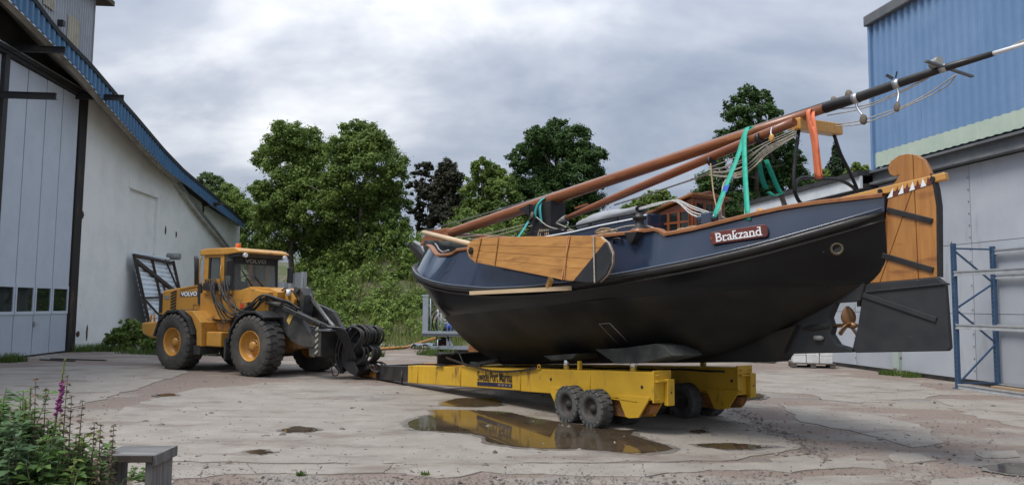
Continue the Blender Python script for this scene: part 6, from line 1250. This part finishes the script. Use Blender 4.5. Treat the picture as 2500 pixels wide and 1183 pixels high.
# ------------------------------------------------------------------ weeds in the foreground
LM_weed = leafmat('weed_leaf', (.058, .125, .030), (.165, .270, .072)); LM_weed2 = leafmat('weed_leaf_blue', (.056, .112, .048), (.135, .215, .100)); M_stem = mat('weed_stem', (.060, .085, .030), (.09, .07, .04), scale=8, rough=.7)
LM_seed = leafmat('seed_whorl', (.120, .085, .060), (.230, .165, .115), .2); LM_pink = leafmat('foxglove_bell', (.24, .05, .17), (.40, .12, .29), .3); LM_spike = leafmat('yellow_spike', (.10, .16, .03), (.26, .30, .07), .3)
def leaf_long(c, d, nrm, ln, wd):
    d = d/np.linalg.norm(d); s = np.cross(d, nrm); s /= max(1e-6, np.linalg.norm(s)); return [c, c + d*ln*.45 + s*wd, c + d*ln - np.array([0, 0, ln*.25]), c + d*ln*.45 - s*wd]
def weed(base, h, seed, lm, n, lsize, label, name='leafy_weed', spread=.22, group='leafy weeds'):
    r = np.random.default_rng(seed); t = thing(name, label, 'plant', base, 0, group); V = []
    m = MB(); ns = 4
    for sidx in range(ns):
        top = np.array([r.normal(0, spread*.5), r.normal(0, spread*.5), h*r.uniform(.75, 1)]); m.tube([(0, 0, 0), tuple(top*np.array([.4, .4, .5])), tuple(top)], [.009, .007, .003], 5)
        for i in range(n//ns):
            k = r.random()**.7; p = top*np.array([.4*min(1, k*2)+.6*max(0, k*2-1), .4*min(1, k*2)+.6*max(0, k*2-1), k]); a = r.uniform(0, 2*PI); d = np.array([math.cos(a), math.sin(a), r.uniform(-.1, .7)])
            V.append(leaf_long(p, d, np.array([0, 0, 1.]) + r.normal(0, .3, 3), lsize*r.uniform(.6, 1.3)*(1.15-.45*k), lsize*r.uniform(.16, .26)))
    m.build('stem', M_stem, t); V = np.array(V).reshape(-1, 3); o = rawmesh('leaves', V, np.arange(len(V)).reshape(-1, 4), lm, t); o['kind'] = 'stuff'; return t
rd = random.Random(12)
spots = []
for i in range(44): px = rd.uniform(-40, 215); Yd = rd.uniform(5.3, 6.6); spots.append((px, Yd))
for i, (px, Yd) in enumerate(spots):
    x = (px-1250)/FPX*Yd*1.0; topz = (.98 if px < 130 else .82 if px < 190 else .58) - (6.0-Yd)*.06 - rd.random()*.22
    weed((x, Yd, 0), topz, 100+i, (LM_weed, LM_weed2)[i % 3 == 1], 170, .125, 'leafy green weed in the clump left of the wooden bench')
for i in range(16): px = rd.uniform(140, 250); Yd = rd.uniform(5.6, 6.3); weed(((px-1250)/FPX*Yd, Yd, 0), rd.uniform(.45, .72), 400+i, (LM_weed, LM_spike)[i % 5 == 0], 130, .10, 'leafy green weed in the clump left of the wooden bench')
for i in range(8): px = rd.uniform(215, 300); Yd = rd.uniform(6.0, 6.5); weed(((px-1250)/FPX*Yd, Yd, 0), rd.uniform(.25, .5), 200+i, LM_weed, 60, .08, 'low green weed growing against the wooden bench leg', 'low_weed', .15, 'low weeds at the bench')
for i in range(4): c = gnd(325+i*12, 1165+i*6); weed((c.x, c.y, 0), .10, 230+i, LM_weed, 40, .06, 'tiny weed on the ground under the wooden bench', 'low_weed', .14, 'tiny weeds under the bench')
def seed_stalk(px, py, pb, Yd, seed, label):
    r = np.random.default_rng(seed); top = aty(px, py, Yd); b = aty(pb, 1150, Yd); b = Vector((b.x, Yd, 0)); t = thing('seed_stalk', label, 'plant', b, 0, 'dry seed stalks'); tp = np.array(top-b); m = MB(); m.tube([(0, 0, 0), tuple(tp*.5 + np.array([.01, 0, 0])), tuple(tp)], [.008, .006, .002], 5); m.build('stem', M_stem, t); V = []
    z = .42
    while z < 1:
        p = tp*z; L = .055*(1.25-z*.75)
        for j in range(9):
            a = r.uniform(0, 2*PI); d = np.array([math.cos(a), math.sin(a), r.uniform(-.5, .6)]); V.append(leaf_long(p, d, np.array([0, 0, 1.])+r.normal(0, .3, 3), L*r.uniform(.7, 1.3), .010))
        z += .052
    V = np.array(V).reshape(-1, 3); o = rawmesh('whorls', V, np.arange(len(V)).reshape(-1, 4), LM_seed, t); o['kind'] = 'stuff'
for i, (px, py, pb, w) in enumerate(((87, 922, 80, 'left of the foxglove, tallest there'), (112, 946, 98, 'close left of the foxglove'), (165, 914, 140, 'just right of the foxglove, tallest of all'), (175, 964, 158, 'second to the right of the foxglove'), (202, 976, 175, 'midway between foxglove and bench'), (231, 1028, 215, 'third from the bench, short'), (246, 1034, 232, 'second from the bench, bushy'), (278, 1034, 262, 'nearest the bench, in front of its seat'))):
    seed_stalk(px, py, pb, 5.8 + .1*(i % 3), 300+i, 'dry brown seed stalk ' + w)
def foxglove():
    Yd = 5.75; b = aty(112, 1120, Yd); b = Vector((b.x, Yd, 0)); top = np.array(aty(159, 874, Yd) - b); t = thing('foxglove', 'tall foxglove spike with pink bells leaning right among the weeds', 'flower', b); r = np.random.default_rng(3); m = MB(); m.tube([(0, 0, 0), tuple(top*.5+np.array([-.01, 0, 0])), tuple(top)], [.011, .009, .003], 6); m.build('stem', M_stem, t)
    for i in range(22):
        k = .70 + .115*i/22*1.6; p = Vector(top*k); a = r.uniform(-2.4, .6); d = Vector((math.cos(a)*.8, math.sin(a)*.6, -.75)).normalized(); s = .034*(1.15-.5*i/22); q = MB(); q.lathe([(.003, 0), (.007, s*.25), (.010, s*.6), (.014, s), (.012, s*1.02)], p, d, 8); q.build('bell', LM_pink, t)
    V = []
    for i in range(60): k = .86+.14*i/60; p = top*k; a = r.uniform(0, 6.3); V.append(leaf_long(p, np.array([math.cos(a), math.sin(a), -.3]), np.array([0, 0, 1.])+r.normal(0, .3, 3), .022*(1.5-k), .007))
    for i in range(30): k = r.uniform(.25, .72); p = top*k; a = r.uniform(0, 6.3); V.append(leaf_long(p, np.array([math.cos(a), math.sin(a), .3]), np.array([0, 0, 1.])+r.normal(0, .3, 3), .09*(1.2-k), .016))
    V = np.array(V).reshape(-1, 3); o = rawmesh('buds', V, np.arange(len(V)).reshape(-1, 4), LM_spike, t); o['kind'] = 'stuff'
foxglove()
for i, (px, py, pb) in enumerate(((75, 945, 72), (62, 972, 60), (50, 990, 52))):
    Yd = 5.9; b = aty(pb, 1150, Yd); b = Vector((b.x, Yd, 0)); top = np.array(aty(px, py, Yd)-b); t = thing('flower_spike', ('tallest', 'middle', 'shortest')[i] + ' yellowish green budding spike at the left edge weeds', 'plant', b, 0, 'budding spikes'); m = MB(); m.tube([(0, 0, 0), tuple(top)], [.008, .003], 5); m.build('stem', M_stem, t); r = np.random.default_rng(60+i); V = []
    for j in range(130): k = .62+.38*j/130; p = top*k; a = r.uniform(0, 6.3); V.append(leaf_long(p, np.array([math.cos(a), math.sin(a), .6]), np.array([0, 0, 1.])+r.normal(0, .3, 3), .05*(1.3-k), .009))
    V = np.array(V).reshape(-1, 3); o = rawmesh('buds', V, np.arange(len(V)).reshape(-1, 4), LM_spike, t); o['kind'] = 'stuff'
# ------------------------------------------------------------------ bushes and weeds at the foot of the walls
def bush(px_list, Y, n, size, lm, label, seed, base):
    b = gnd(*base); t = thing('bush', label, 'bush', b); lobes = []; 
    for cx, cy, rr in px_list: p = aty(cx, cy, b.y); lobes.append((tuple(p-b), rr*b.y/FPX))
    v, f = lobe_leaves(lobes, n, size, seed, nsub=14); rawmesh('leaves', v, f, lm, t); m = MB()
    for c, r_ in lobes: m.tube([(0, 0, 0), c], [.03, .008], 5)
    m.build('branches', M_bark, t)
bush([(300, 815, 30), (325, 800, 22), (280, 832, 22), (345, 825, 25), (310, 838, 25)], 0, 5200, .13, LM_light, 'light green bush growing at the foot of the white wall', 51, (315, 856))
bush([(375, 840, 20), (360, 845, 16)], 0, 1400, .12, LM_mid, 'small dark bush behind the loader rear wheel', 52, (370, 862))
def tufts(name, pts, n, h, lm, seed):
    r = np.random.default_rng(seed); P = []
    for px, py, rad in pts:
        c = gnd(px, py)
        for i in range(n): a = r.uniform(0, 6.3); q = rad*math.sqrt(r.random()); P.append((c.x+math.cos(a)*q, c.y+math.sin(a)*q*.5, 0))
    P = np.array(P); m = len(P); hg = r.uniform(.3, 1, m)*h; a = r.uniform(0, PI, m); w = r.uniform(.006, .016, m); D = np.c_[np.cos(a)*w, np.sin(a)*w, np.zeros(m)]; T_ = P + np.c_[r.normal(0, .35, (m, 2))*hg[:, None], hg]
    V = np.stack([P-D, P+D, T_+D*.2, T_-D*.2], 1).reshape(-1, 3); tag(rawmesh(name, V, np.arange(4*m).reshape(m, 4), lm), kind='stuff')
LM_grass = leafmat('yard_grass', (.050, .100, .022), (.150, .210, .055))
tufts('wall_grass', [(2195, 916, .35), (2170, 914, .25), (2225, 920, .25)], 260, .16, LM_grass, 1)
tufts('wall_weeds', [(190, 858, .5), (215, 856, .6), (245, 855, .6), (270, 857, .5), (340, 862, .8), (380, 864, .8), (230, 850, .6), (15, 884, .3), (40, 882, .3), (600, 868, 1.2), (700, 862, 1.4), (800, 858, 1.4), (900, 852, 1.4), (990, 848, 1.2), (1075, 868, .5), (1045, 866, .4), (920, 870, .25), (450, 866, 1.0), (530, 866, 1.0)], 240, .28, LM_grass, 2)
tufts('crack_weeds', [(735, 1160, .05), (1040, 1162, .04), (360, 1165, .1), (320, 1172, .1)], 40, .06, LM_grass, 3)
